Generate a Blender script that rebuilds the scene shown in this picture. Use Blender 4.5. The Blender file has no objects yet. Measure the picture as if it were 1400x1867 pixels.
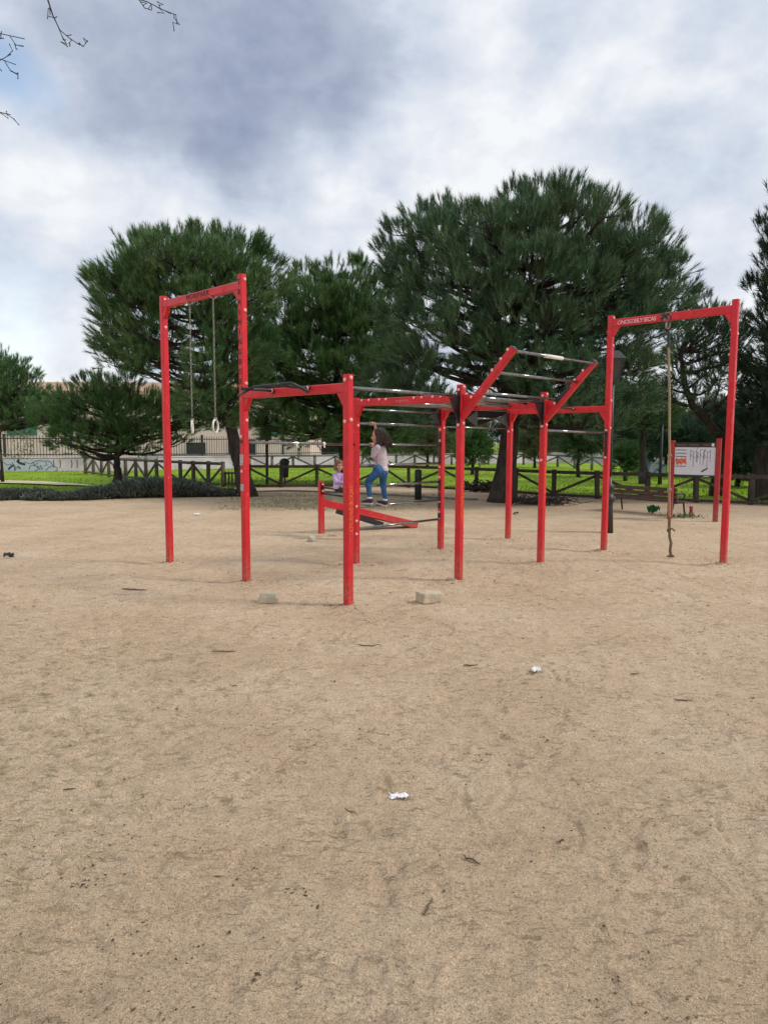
import bpy, bmesh, math, random
import numpy as np
from mathutils import Matrix, Vector
random.seed(7); RNG = np.random.default_rng(11)
S = bpy.context.scene
COL = S.collection
R = math.radians

# ---------------------------------------------------------------- camera
EYE, FPX, PITCH, ROLL = 1.7, 1326.3, .098, .0035
fw = np.array([0, math.cos(PITCH), -math.sin(PITCH)])
_R0 = np.array([1., 0, 0]); _U0 = np.cross(_R0, fw)
cR = math.cos(ROLL)*_R0 + math.sin(ROLL)*_U0
cU = np.cross(cR, fw)
cam_d = bpy.data.cameras.new('camera'); cam = bpy.data.objects.new('camera', cam_d); COL.objects.link(cam)
cam.matrix_world = Matrix(((cR[0], cU[0], -fw[0], 0), (cR[1], cU[1], -fw[1], 0), (cR[2], cU[2], -fw[2], EYE), (0, 0, 0, 1)))
cam_d.sensor_fit = 'VERTICAL'; cam_d.sensor_height = 36; cam_d.lens = 36*FPX/1867
cam_d.clip_start = .05; cam_d.clip_end = 3000
S.camera = cam

def ray(x, y): return fw + (x-700)/FPX*cR - (y-933.5)/FPX*cU
def G(x, y, z=0.):                       # point of the horizontal plane z
    d = ray(x, y); return np.array([0, 0, EYE]) + (z-EYE)/d[2]*d
def at(x, y, Y):                         # point at distance Y in front
    d = ray(x, y); return np.array([0, 0, EYE]) + Y/d[1]*d

# ---------------------------------------------------------------- sky, sun, exposure
S.view_settings.view_transform = 'Standard'; S.view_settings.look = 'None'
S.view_settings.exposure = 0.13; S.view_settings.gamma = 1
SUN_EL, SUN_AZ = R(44), R(98)            # azimuth measured clockwise from +Y
w = bpy.data.worlds.new('World'); S.world = w; w.use_nodes = True
nt = w.node_tree; N = nt.nodes; L = nt.links
bg = N['Background']; bg.inputs['Strength'].default_value = .1
sky = N.new('ShaderNodeTexSky'); sky.sky_type = 'NISHITA'; sky.sun_disc = False
sky.sun_elevation = SUN_EL; sky.sun_rotation = SUN_AZ
tc = N.new('ShaderNodeTexCoord')
def wmath(op, a, b=None, c=None, clamp=False):
    n = N.new('ShaderNodeMath'); n.operation = op; n.use_clamp = clamp
    for i, v in enumerate((a, b, c)):
        if v is None: continue
        if isinstance(v, (int, float)): n.inputs[i].default_value = v
        else: L.new(v, n.inputs[i])
    return n.outputs[0]
sep = N.new('ShaderNodeSeparateXYZ'); L.new(tc.outputs['Generated'], sep.inputs[0])
den = wmath('ADD', wmath('MULTIPLY', wmath('MAXIMUM', sep.outputs[2], 0.), .35), .85)
comb = N.new('ShaderNodeCombineXYZ')
L.new(wmath('DIVIDE', sep.outputs[0], den), comb.inputs[0]); L.new(wmath('DIVIDE', sep.outputs[1], den), comb.inputs[1])
L.new(wmath('MULTIPLY', sep.outputs[2], 1.35), comb.inputs[2])
def wnoise(scale, detail, rough, dist=0., off=0.):
    m = N.new('ShaderNodeMapping'); m.inputs['Location'].default_value = (off, off*.7, off*.3); L.new(comb.outputs[0], m.inputs[0])
    n = N.new('ShaderNodeTexNoise'); n.inputs['Scale'].default_value = scale; n.inputs['Detail'].default_value = detail
    n.inputs['Roughness'].default_value = rough; n.inputs['Distortion'].default_value = dist; L.new(m.outputs[0], n.inputs[0]); return n.outputs[0]
n1 = wnoise(3.4, 8, .50, .15, 3.1); n2 = wnoise(9., 7, .56, .1, 9.4); n3 = wnoise(2.4, 3, .5, .3, 21.)
nrm = N.new('ShaderNodeVectorMath'); nrm.operation = 'NORMALIZE'; L.new(tc.outputs['Generated'], nrm.inputs[0])
# a little turbulence of the direction keeps the big cloud masses ragged
tn = N.new('ShaderNodeTexNoise'); tn.inputs['Scale'].default_value = 5.; tn.inputs['Detail'].default_value = 4; L.new(nrm.outputs[0], tn.inputs[0])
vs = N.new('ShaderNodeVectorMath'); vs.operation = 'SUBTRACT'; L.new(tn.outputs['Color'], vs.inputs[0]); vs.inputs[1].default_value = (.5, .5, .5)
vm = N.new('ShaderNodeVectorMath'); vm.operation = 'SCALE'; L.new(vs.outputs[0], vm.inputs[0]); vm.inputs['Scale'].default_value = .24
va = N.new('ShaderNodeVectorMath'); va.operation = 'ADD'; L.new(nrm.outputs[0], va.inputs[0]); L.new(vm.outputs[0], va.inputs[1])
def blob(px, py, rpx, wgt):              # a cloud mass in one direction of the sky
    d = ray(px, py); d = d/np.linalg.norm(d)
    n = N.new('ShaderNodeVectorMath'); n.operation = 'DISTANCE'; L.new(va.outputs[0], n.inputs[0]); n.inputs[1].default_value = d
    mr = N.new('ShaderNodeMapRange'); mr.interpolation_type = 'SMOOTHSTEP'; L.new(n.outputs['Value'], mr.inputs[0])
    mr.inputs[1].default_value = rpx/FPX; mr.inputs[2].default_value = rpx/FPX*.1; mr.inputs[3].default_value = 0; mr.inputs[4].default_value = wgt
    return mr.outputs[0]
v = wmath('ADD', wmath('MULTIPLY_ADD', n1, 1.45, .0), wmath('MULTIPLY_ADD', n2, .95, -.46))
for b in [(370, 50, 390, -.52), (330, 130, 260, -.12), (690, 250, 220, -.24), (600, 440, 200, -.08), (1080, 90, 160, -.04), (1270, 380, 200, -.12),
          (1180, 170, 190, .04), (900, 90, 260, -.02), (330, 385, 110, .16), (650, 375, 90, .18), (250, 250, 140, .06), (1170, 190, 60, .10), (1370, 190, 150, .12), (60, 60, 180, .08), (60, 640, 120, .12), (200, 330, 220, .07), (60, 500, 120, .03), (1000, 60, 120, .08)]:
    v = wmath('ADD', v, blob(*b))
cr = N.new('ShaderNodeValToRGB'); L.new(v, cr.inputs[0])
els = cr.color_ramp.elements
els[0].position = -.0; els[0].color = (.26, .305, .44, 1)
els[1].position = .92; els[1].color = (.84, .86, .89, 1)
for p, c in ((.36, (.43, .485, .60, 1)), (.56, (.57, .63, .735, 1)), (.74, (.70, .74, .81, 1))):
    e = els.new(p); e.color = c
cs = N.new('ShaderNodeVectorMath'); cs.operation = 'SCALE'; L.new(cr.outputs[0], cs.inputs[0]); cs.inputs['Scale'].default_value = 10.
blue = wmath('ADD', wmath('ADD', blob(25, 195, 85, 1.0), blob(10, 590, 130, .45)), wmath('MULTIPLY', wmath('SUBTRACT', n3, .66, None, True), 2.))
mx = N.new('ShaderNodeMix'); mx.data_type = 'RGBA'; L.new(wmath('MINIMUM', blue, .9), mx.inputs['Factor'])
L.new(cs.outputs[0], mx.inputs['A'])
skm = N.new('ShaderNodeVectorMath'); skm.operation = 'MULTIPLY'; L.new(sky.outputs[0], skm.inputs[0]); skm.inputs[1].default_value = (2.6, 2.3, 2.0)
L.new(skm.outputs[0], mx.inputs['B'])
L.new(mx.outputs['Result'], bg.inputs['Color'])
sd = bpy.data.lights.new('sun', 'SUN'); sd.energy = 1.9; sd.angle = R(10); sd.color = (1, .94, .85)
so = bpy.data.objects.new('sun', sd); COL.objects.link(so)
sv = Vector((math.cos(SUN_EL)*math.sin(SUN_AZ), math.cos(SUN_EL)*math.cos(SUN_AZ), math.sin(SUN_EL)))
so.rotation_euler = sv.to_track_quat('Z', 'Y').to_euler(); so.location = (12, 4, 20)

# ---------------------------------------------------------------- materials
def mat(name, col, rough=.6, col2=None, nscale=6., bump=0., bscale=40., metal=0., island=0., coat=0., detail=5, spec=.5, lo=.38, hi=.62, stretch=None):
    m = bpy.data.materials.new(name); m.use_nodes = True; t = m.node_tree; n = t.nodes; l = t.links
    p = n['Principled BSDF']; p.inputs['Roughness'].default_value = rough; p.inputs['Metallic'].default_value = metal
    p.inputs['Specular IOR Level'].default_value = spec
    p.inputs['Coat Weight'].default_value = coat
    co = n.new('ShaderNodeTexCoord'); src = co.outputs['Object']
    if stretch:
        mp = n.new('ShaderNodeMapping'); mp.inputs['Scale'].default_value = stretch; l.new(src, mp.inputs[0]); src = mp.outputs[0]
    if col2 is None: col2 = tuple(c*.86 for c in col)
    tx = n.new('ShaderNodeTexNoise'); tx.inputs['Scale'].default_value = nscale; tx.inputs['Detail'].default_value = detail; l.new(src, tx.inputs[0])
    r = n.new('ShaderNodeValToRGB'); r.color_ramp.elements[0].color = (*col, 1); r.color_ramp.elements[1].color = (*col2, 1)
    r.color_ramp.elements[0].position = lo; r.color_ramp.elements[1].position = hi; l.new(tx.outputs[0], r.inputs[0])
    out = r.outputs[0]
    if island:
        g = n.new('ShaderNodeNewGeometry'); h = n.new('ShaderNodeHueSaturation'); l.new(out, h.inputs['Color'])
        mr = n.new('ShaderNodeMapRange'); l.new(g.outputs['Random Per Island'], mr.inputs[0]); mr.inputs[3].default_value = 1-island; mr.inputs[4].default_value = 1+island
        l.new(mr.outputs[0], h.inputs['Value']); out = h.outputs[0]
    l.new(out, p.inputs['Base Color'])
    if bump:
        b = n.new('ShaderNodeTexNoise'); b.inputs['Scale'].default_value = bscale; b.inputs['Detail'].default_value = 6; l.new(src, b.inputs[0])
        bn = n.new('ShaderNodeBump'); bn.inputs['Strength'].default_value = bump; bn.inputs['Distance'].default_value = .02
        l.new(b.outputs[0], bn.inputs['Height']); l.new(bn.outputs[0], p.inputs['Normal'])
    return m
RED = mat('red_paint', (.64, .009, .018), .40, (.54, .008, .016), 9, .05, 30, spec=.5)
REDOLD = mat('worn_red_paint', (.40, .014, .02), .55, (.28, .02, .02), 14, .15, 40)
def wear(m, dirt=(.30, .20, .13), zlo=.02, zhi=.42):
    t = m.node_tree; n = t.nodes; l = t.links; p = n['Principled BSDF']; src = p.inputs['Base Color'].links[0].from_socket
    co = n.new('ShaderNodeTexCoord'); sp_ = n.new('ShaderNodeSeparateXYZ'); l.new(co.outputs['Object'], sp_.inputs[0])
    mr = n.new('ShaderNodeMapRange'); l.new(sp_.outputs[2], mr.inputs[0]); mr.inputs[1].default_value = zhi; mr.inputs[2].default_value = zlo
    a = n.new('ShaderNodeTexNoise'); a.inputs['Scale'].default_value = 28; a.inputs['Detail'].default_value = 7; a.inputs['Roughness'].default_value = .7; l.new(co.outputs['Object'], a.inputs[0])
    r = n.new('ShaderNodeValToRGB'); r.color_ramp.elements[0].position = .42; r.color_ramp.elements[1].position = .68; l.new(a.outputs[0], r.inputs[0])
    q = n.new('ShaderNodeMath'); q.operation = 'MULTIPLY'; l.new(mr.outputs[0], q.inputs[0]); l.new(r.outputs[0], q.inputs[1])
    x = n.new('ShaderNodeMix'); x.data_type = 'RGBA'; l.new(q.outputs[0], x.inputs['Factor']); l.new(src, x.inputs['A']); x.inputs['B'].default_value = (*dirt, 1)
    # pale scratches
    mp = n.new('ShaderNodeMapping'); mp.inputs['Scale'].default_value = (60, 60, 9); mp.inputs['Rotation'].default_value = (.3, .2, 0); l.new(co.outputs['Object'], mp.inputs[0])
    s = n.new('ShaderNodeTexNoise'); s.inputs['Scale'].default_value = 1; s.inputs['Detail'].default_value = 3; s.inputs['Distortion'].default_value = .5; l.new(mp.outputs[0], s.inputs[0])
    r2 = n.new('ShaderNodeValToRGB'); r2.color_ramp.elements[0].position = .67; r2.color_ramp.elements[1].position = .72; r2.color_ramp.elements[1].color = (.6, .6, .6, 1); l.new(s.outputs[0], r2.inputs[0])
    y = n.new('ShaderNodeMix'); y.data_type = 'RGBA'; l.new(r2.outputs[0], y.inputs['Factor']); l.new(x.outputs['Result'], y.inputs['A']); y.inputs['B'].default_value = (.75, .22, .2, 1)
    b = n.new('ShaderNodeTexNoise'); b.inputs['Scale'].default_value = 5; b.inputs['Detail'].default_value = 6; l.new(co.outputs['Object'], b.inputs[0])
    rr_ = n.new('ShaderNodeMapRange'); l.new(b.outputs[0], rr_.inputs[0]); rr_.inputs[1].default_value = .35; rr_.inputs[2].default_value = .65; rr_.inputs[3].default_value = .28; rr_.inputs[4].default_value = .55; l.new(rr_.outputs[0], p.inputs['Roughness'])
    l.new(y.outputs['Result'], p.inputs['Base Color'])
wear(RED); wear(REDOLD)
BLACK = mat('black_paint', (.012, .012, .014), .4, (.02, .02, .022), 8)
STEELB = mat('black_steel_bar', (.30, .31, .32), .13, (.20, .20, .21), 20, metal=.85)
CAP = mat('pink_plastic_cap', (.93, .46, .40), .35, (.86, .38, .34), 10)
ZINC = mat('zinc_chain', (.42, .40, .36), .4, (.25, .24, .22), 30, metal=.7)
RINGM = mat('pale_ring', (.72, .70, .64), .4)
WHITE = mat('white_tape', (.78, .77, .72), .5)
TEXTM = mat('black_lettering', (.02, .012, .015), .5)
ORANGE = mat('orange_spray', (.85, .13, .02), .5, (.75, .08, .02), 25)
WSPRAY = mat('white_marker', (.75, .62, .62), .5)
STICK = mat('sticker', (.55, .50, .48), .5, (.35, .2, .2), 30)
ROPE = mat('sisal_rope', (.42, .33, .20), .9, (.27, .20, .11), 60, .5, 120)
ROPED = mat('dirty_rope', (.22, .15, .08), .9, (.13, .09, .05), 60, .5, 120)
WOOD = mat('weathered_wood', (.075, .055, .04), .85, (.035, .027, .02), 8, .4, 30, stretch=(1, 1, .3))
WOODL = mat('pale_weathered_wood', (.17, .14, .11), .85, (.09, .075, .06), 8, .4, 30, stretch=(1, 1, .3))
WOODG = mat('grey_wood', (.20, .20, .19), .85, (.12, .12, .115), 8, .3, 30)
BENCHW = mat('dark_bench_slat', (.085, .038, .024), .5, (.05, .024, .016), 10, .2, 40)
IRON = mat('cast_iron', (.018, .02, .02), .45, (.03, .03, .03), 12, .2, 40)
RUSTY = mat('rusty_iron_fence', (.06, .035, .028), .7, (.03, .025, .025), 4)
BARK = mat('pine_bark', (.055, .04, .032), .95, (.022, .017, .014), 9, 1., 16, stretch=(1, 1, .35))
STICKM = mat('dry_stick', (.16, .11, .07), .9, (.10, .07, .045), 20)
TWIGM = mat('twig_bark', (.035, .026, .022), .9, (.02, .016, .014), 20)
NEED = mat('pine_needles', (.062, .145, .045), .5, (.11, .19, .068), .9, island=.45, detail=3, spec=.3)
NEED2 = mat('blue_green_needles', (.055, .125, .058), .5, (.095, .165, .078), .9, island=.45, detail=3, spec=.3)
NEED3 = mat('fresh_needles', (.066, .158, .042), .5, (.11, .20, .06), .9, island=.45, detail=3, spec=.3)
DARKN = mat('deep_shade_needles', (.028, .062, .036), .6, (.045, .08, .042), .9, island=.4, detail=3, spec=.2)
LEAF = mat('small_leaves', (.09, .12, .04), .6, (.16, .15, .07), 3, island=.4)
LAV = mat('lavender_foliage', (.085, .105, .08), .8, (.15, .165, .14), 3, island=.45, spec=.2)
GRASSB = mat('grass_blades', (.19, .33, .018), .6, (.26, .37, .04), .5, island=.35, spec=.2)
WALLM = mat('white_grey_wall', (.68, .60, .67), .85, (.48, .42, .46), 1.2, .2, 20)
CREAM = mat('cream_render', (.90, .69, .66), .9, (.84, .64, .61), .6)
TILE = mat('clay_tiles', (.50, .35, .25), .85, (.40, .27, .19), 3, .4, 10)
GREENW = mat('green_blind', (.05, .20, .17), .5)
GLASSD = mat('dark_window', (.03, .035, .04), .15)
STONE = mat('stone', (.60, .51, .38), .9, (.44, .38, .28), 9, .5, 40)
CONC = mat('concrete_block_grey', (.56, .47, .34), .95, (.42, .36, .26), 14, .6, 50)
CONCT = mat('pale_concrete', (.46, .45, .36), .9, (.36, .34, .28), 14, .3, 60)
PAPER = mat('paper_litter', (.85, .85, .87), .8, (.7, .7, .74), 20)
GREENP = mat('green_cloth', (.01, .16, .05), .7, (.01, .11, .03), 6)
SKIN = mat('skin', (.58, .33, .24), .55, (.52, .28, .2), 12)
HAIRB = mat('dark_brown_hair', (.014, .009, .008), .5, (.035, .018, .014), 30, .6, 60, stretch=(1, 1, .2))
HAIRR = mat('auburn_hair', (.13, .045, .022), .55, (.20, .075, .035), 30, .6, 60, stretch=(1, 1, .2))
KNIT = mat('grey_pink_knit', (.62, .53, .58), .9, (.54, .46, .51), 30, .4, 90)
KNITD = mat('sleeve_stripe', (.34, .27, .34), .9)
LILAC = mat('lilac_fleece', (.52, .37, .62), .9, (.45, .31, .55), 20, .3, 70)
DENIM = mat('blue_denim', (.015, .07, .20), .85, (.03, .12, .28), 14, .3, 90)
SHOEM = mat('navy_shoe', (.025, .03, .055), .7)
SOLE = mat('pale_sole', (.62, .48, .44), .7)
PANTSD = mat('dark_leggings', (.035, .03, .03), .85)
DARKEYE = mat('eye_dark', (.02, .012, .01), .3)
LIPM = mat('lips', (.42, .12, .10), .5)
LGLASS = mat('lantern_glass', (.035, .045, .05), .12)
BOARDW = mat('white_sign_panel', (.60, .61, .66), .35, (.55, .56, .61), 5)
REDP = mat('dull_red_plastic', (.35, .03, .04), .6)

# ---------------------------------------------------------------- object helpers
def tag(o, label=None, cat=None, group=None, kind=None):
    if label: o['label'] = label
    if cat: o['category'] = cat
    if group: o['group'] = group
    if kind: o['kind'] = kind
    return o
def thing(name, loc, label, cat, group=None):
    o = bpy.data.objects.new(name, None); COL.objects.link(o); o.location = loc; o.empty_display_size = .1
    return tag(o, label, cat, group)
def wloc(o):
    p = Vector((0, 0, 0))
    while o is not None: p = p + Vector(o.location); o = o.parent
    return p
def frame(d):
    d = np.array(d, float); d /= np.linalg.norm(d)
    u = np.array([0, 0, 1.]) if abs(d[2]) < .95 else np.array([1., 0, 0])
    a = np.cross(u, d); a /= np.linalg.norm(a); b = np.cross(d, a); return a, b, d
class MB:
    def __init__(s): s.v = []; s.f = []; s.mi = []; s.m = 0
    def add(s, vs, fs):
        o = len(s.v); s.v += [tuple(map(float, x)) for x in vs]; s.f += [tuple(i+o for i in f) for f in fs]; s.mi += [s.m]*len(fs); return s
    def box(s, c, size, ax=None):
        c = np.array(c, float)
        ax = np.eye(3) if ax is None else np.array(ax, float)
        h = np.array(size)/2.
        vs = [c + ax[0]*sx*h[0] + ax[1]*sy*h[1] + ax[2]*sz*h[2] for sx in (-1, 1) for sy in (-1, 1) for sz in (-1, 1)]
        return s.add(vs, [(0, 1, 3, 2), (4, 6, 7, 5), (0, 4, 5, 1), (2, 3, 7, 6), (0, 2, 6, 4), (1, 5, 7, 3)])
    def bar(s, p, q, wx, wz, side=None):            # square-section beam from p to q, bevelled edges
        p = np.array(p, float); q = np.array(q, float); d = q-p
        a, b, dd = frame(d)
        if side is not None:
            a = np.array(side, float); a = a-dd*(a@dd); a /= np.linalg.norm(a); b = np.cross(dd, a)
        c = min(wx, wz)*.12; X = wx/2; Z = wz/2
        sec = [(X, -Z+c), (X, Z-c), (X-c, Z), (-X+c, Z), (-X, Z-c), (-X, -Z+c), (-X+c, -Z), (X-c, -Z)]
        vs = [p+a*x+b*z for x, z in sec] + [q+a*x+b*z for x, z in sec]
        fs = [(i, (i+1) % 8, (i+1) % 8+8, i+8) for i in range(8)] + [tuple(range(7, -1, -1)), tuple(range(8, 16))]
        return s.add(vs, fs)
    def tube(s, pts, rad, n=8, cap=True):
        pts = [np.array(p, float) for p in pts]; m = len(pts)
        rs = rad if hasattr(rad, '__len__') else [rad]*m
        vs = []; fs = []; pa = None
        for i, p in enumerate(pts):
            d = pts[min(i+1, m-1)] - pts[max(i-1, 0)]; a, b, dd = frame(d)
            if pa is not None:
                a = pa - dd*(pa@dd); nn = np.linalg.norm(a)
                a = a/nn if nn > 1e-6 else frame(d)[0]; b = np.cross(dd, a)
            pa = a
            for k in range(n):
                t = 2*math.pi*k/n; vs.append(p + rs[i]*(math.cos(t)*a + math.sin(t)*b))
        for i in range(m-1):
            for k in range(n):
                k2 = (k+1) % n; fs.append((i*n+k, i*n+k2, (i+1)*n+k2, (i+1)*n+k))
        if cap: fs += [tuple(range(n-1, -1, -1)), tuple(range((m-1)*n, m*n))]
        return s.add(vs, fs)
    def ell(s, c, r, ax=None, n=14, m=9):
        c = np.array(c, float); ax = np.eye(3) if ax is None else np.array(ax, float)
        r = np.array(r if hasattr(r, '__len__') else (r, r, r), float)
        vs = []; fs = []
        for j in range(1, m):
            ph = math.pi*j/m
            for k in range(n):
                t = 2*math.pi*k/n; l = np.array([math.sin(ph)*math.cos(t), math.sin(ph)*math.sin(t), math.cos(ph)])*r
                vs.append(c + l[0]*ax[0] + l[1]*ax[1] + l[2]*ax[2])
        vs += [c+ax[2]*r[2], c-ax[2]*r[2]]; T = len(vs)-2
        for j in range(m-2):
            for k in range(n):
                k2 = (k+1) % n; fs.append((j*n+k, (j+1)*n+k, (j+1)*n+k2, j*n+k2))
        for k in range(n):
            k2 = (k+1) % n; fs.append((T, k, k2)); fs.append(((m-2)*n+k2, (m-2)*n+k, T+1))
        return s.add(vs, fs)
    def cone(s, p, q, r1, r2, n=12):                # round-ended tapered limb
        p = np.array(p, float); q = np.array(q, float)
        s.tube([p, q], [r1, r2], n); s.ell(p, r1, n=n, m=7); s.ell(q, r2, n=n, m=7); return s
    def prism(s, poly, th, o, ax, ay, az):          # poly (x,y) in plane ax, ay; thickness along az, centred
        o = np.array(o, float); ax, ay, az = map(lambda a: np.array(a, float), (ax, ay, az)); n = len(poly)
        vs = [o+ax*x+ay*y-az*th/2 for x, y in poly] + [o+ax*x+ay*y+az*th/2 for x, y in poly]
        return s.add(vs, [tuple(range(n-1, -1, -1)), tuple(range(n, 2*n))] + [(i, (i+1) % n, (i+1) % n+n, i+n) for i in range(n)])
    def ribbon(s, pts, wd, o, ax, ay, th=.0025):    # painted stroke lying in plane ax, ay
        o = np.array(o, float); ax = np.array(ax, float); ay = np.array(ay, float); az = np.cross(ax, ay); az /= np.linalg.norm(az)
        P = [np.array(p, float) for p in pts]; m = len(P); vs = []
        for i in range(m):
            d = P[min(i+1, m-1)]-P[max(i-1, 0)]; nn = np.linalg.norm(d)+1e-9; nn = np.array([-d[1], d[0]])/nn*wd/2
            for q in (P[i]+nn, P[i]-nn): vs.append(o+ax*q[0]+ay*q[1]+az*th)
        return s.add(vs, [(2*i, 2*i+1, 2*i+3, 2*i+2) for i in range(m-1)])
    def torus(s, c, Rr, r, nrm_, n=28, k=8, sc=(1, 1), up=None):
        a, b, d = frame(nrm_)
        if up is not None:
            b = np.array(up, float); b = b-d*(b@d); b /= np.linalg.norm(b); a = np.cross(b, d)
        c = np.array(c, float); vs = []; fs = []
        for i in range(n):
            t = 2*math.pi*i/n; e = math.cos(t)*a*sc[0] + math.sin(t)*b*sc[1]; cc = c + Rr*e; en = e/np.linalg.norm(e)
            for j in range(k):
                u = 2*math.pi*j/k; vs.append(cc + r*(math.cos(u)*en + math.sin(u)*d))
        for i in range(n):
            for j in range(k): fs.append((i*k+j, ((i+1) % n)*k+j, ((i+1) % n)*k+(j+1) % k, i*k+(j+1) % k))
        return s.add(vs, fs)
    def build(s, name, mats, parent=None, smooth=False):
        o_ = wloc(parent) if parent is not None else Vector((0, 0, 0))
        me = bpy.data.meshes.new(name); me.from_pydata([tuple(Vector(x)-o_) for x in s.v], [], s.f)
        for m in (mats if isinstance(mats, (list, tuple)) else [mats]): me.materials.append(m)
        if len(me.materials) > 1: me.polygons.foreach_set('material_index', s.mi)
        if smooth: me.polygons.foreach_set('use_smooth', [True]*len(me.polygons))
        me.update()
        o = bpy.data.objects.new(name, me); COL.objects.link(o); o.parent = parent
        return o
def place_top(o, base):                             # give a one-mesh thing its origin at its base
    b = Vector(tuple(map(float, base))); o.data.transform(Matrix.Translation(-b)); o.location = b; return o
def np_mesh(name, V, F, mats, parent=None):         # big meshes from numpy; F (n,k)
    o_ = np.array(wloc(parent)) if parent is not None else np.zeros(3)
    V = (np.asarray(V, float)-o_).astype(np.float32); F = np.asarray(F, np.int32); k = F.shape[1]
    me = bpy.data.meshes.new(name); me.vertices.add(len(V)); me.vertices.foreach_set('co', V.ravel())
    me.loops.add(F.size); me.loops.foreach_set('vertex_index', F.ravel())
    me.polygons.add(len(F)); me.polygons.foreach_set('loop_start', np.arange(0, F.size, k, dtype=np.int32))
    me.polygons.foreach_set('loop_total', np.full(len(F), k, np.int32))
    for m in (mats if isinstance(mats, (list, tuple)) else [mats]): me.materials.append(m)
    me.update(calc_edges=True); me.validate()
    o = bpy.data.objects.new(name, me); COL.objects.link(o); o.parent = parent; return o
def bake(mesh, voxel, smooth_iter=4, fac=.5):       # one continuous skin over the given volumes
    o = bpy.data.objects.new('tmp', mesh); COL.objects.link(o)
    m = o.modifiers.new('r', 'REMESH'); m.mode = 'VOXEL'; m.voxel_size = voxel; m.use_smooth_shade = True
    if smooth_iter: q = o.modifiers.new('s', 'SMOOTH'); q.factor = fac; q.iterations = smooth_iter
    dg = bpy.context.evaluated_depsgraph_get(); r = bpy.data.meshes.new_from_object(o.evaluated_get(dg))
    bpy.data.objects.remove(o); return r
def fused(mb, name, mats, parent, voxel=.006, it=4, tagger=None, fac=.5):
    o_ = wloc(parent) if parent is not None else Vector((0, 0, 0))
    me = bpy.data.meshes.new(name); me.from_pydata([tuple(Vector(x)-o_) for x in mb.v], [], mb.f)
    r = bake(me, voxel, it, fac); r.name = name; r.materials.clear()
    for m in (mats if isinstance(mats, (list, tuple)) else [mats]): r.materials.append(m)
    if tagger:
        for p in r.polygons: p.material_index = tagger(p.center + o_)
    else:
        for p in r.polygons: p.material_index = 0
    o = bpy.data.objects.new(name, r); COL.objects.link(o); o.parent = parent; return o
def text_part(txt, size, o, ax, ay, m, parent, name='lettering', th=.0025, spacing=1.0, vertical=False, bold=.0):
    cu = bpy.data.curves.new('t', 'FONT'); cu.size = size; cu.align_x = 'CENTER'; cu.align_y = 'CENTER'; cu.offset = bold
    cu.space_character = spacing; cu.body = txt
    if vertical: cu.body = '\n'.join(txt); cu.space_line = spacing
    cu.extrude = .001
    ob = bpy.data.objects.new('t', cu); COL.objects.link(ob)
    dg = bpy.context.evaluated_depsgraph_get(); me = bpy.data.meshes.new_from_object(ob.evaluated_get(dg)); bpy.data.objects.remove(ob)
    ax = Vector(tuple(ax)).normalized(); ay = Vector(tuple(ay)).normalized(); az = ax.cross(ay); p = Vector(tuple(map(float, o))) + az*th
    M_ = Matrix(((ax.x, ay.x, az.x, p.x), (ax.y, ay.y, az.y, p.y), (ax.z, ay.z, az.z, p.z), (0, 0, 0, 1)))
    me.transform(M_); me.transform(Matrix.Translation(-wloc(parent))); me.materials.clear(); me.materials.append(m); me.name = name
    q = bpy.data.objects.new(name, me); COL.objects.link(q); q.parent = parent; return q

# ---------------------------------------------------------------- noise for terrain
_tab = RNG.random((256, 256))
def vnoise(x, y):
    xi = np.floor(x).astype(int); yi = np.floor(y).astype(int); fx = x-xi; fy = y-yi
    fx = fx*fx*(3-2*fx); fy = fy*fy*(3-2*fy); a = _tab[xi & 255, yi & 255]; b = _tab[(xi+1) & 255, yi & 255]
    c = _tab[xi & 255, (yi+1) & 255]; d = _tab[(xi+1) & 255, (yi+1) & 255]
    return (a*(1-fx)+b*fx)*(1-fy)+(c*(1-fx)+d*fx)*fy-.5
def fbm(x, y, o=4, g=.5):
    s = 0; a = 1.
    for i in range(o): s = s + a*vnoise(x*2**i+17.3*i, y*2**i+5.1*i); a *= g
    return s
def spaced(a0, lo, hi, d0, growth):
    out = [a0]; d = d0
    while out[-1] < hi: out.append(out[-1]+d); d = d0 + (out[-1]-a0)*growth
    return np.array(out)
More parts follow.
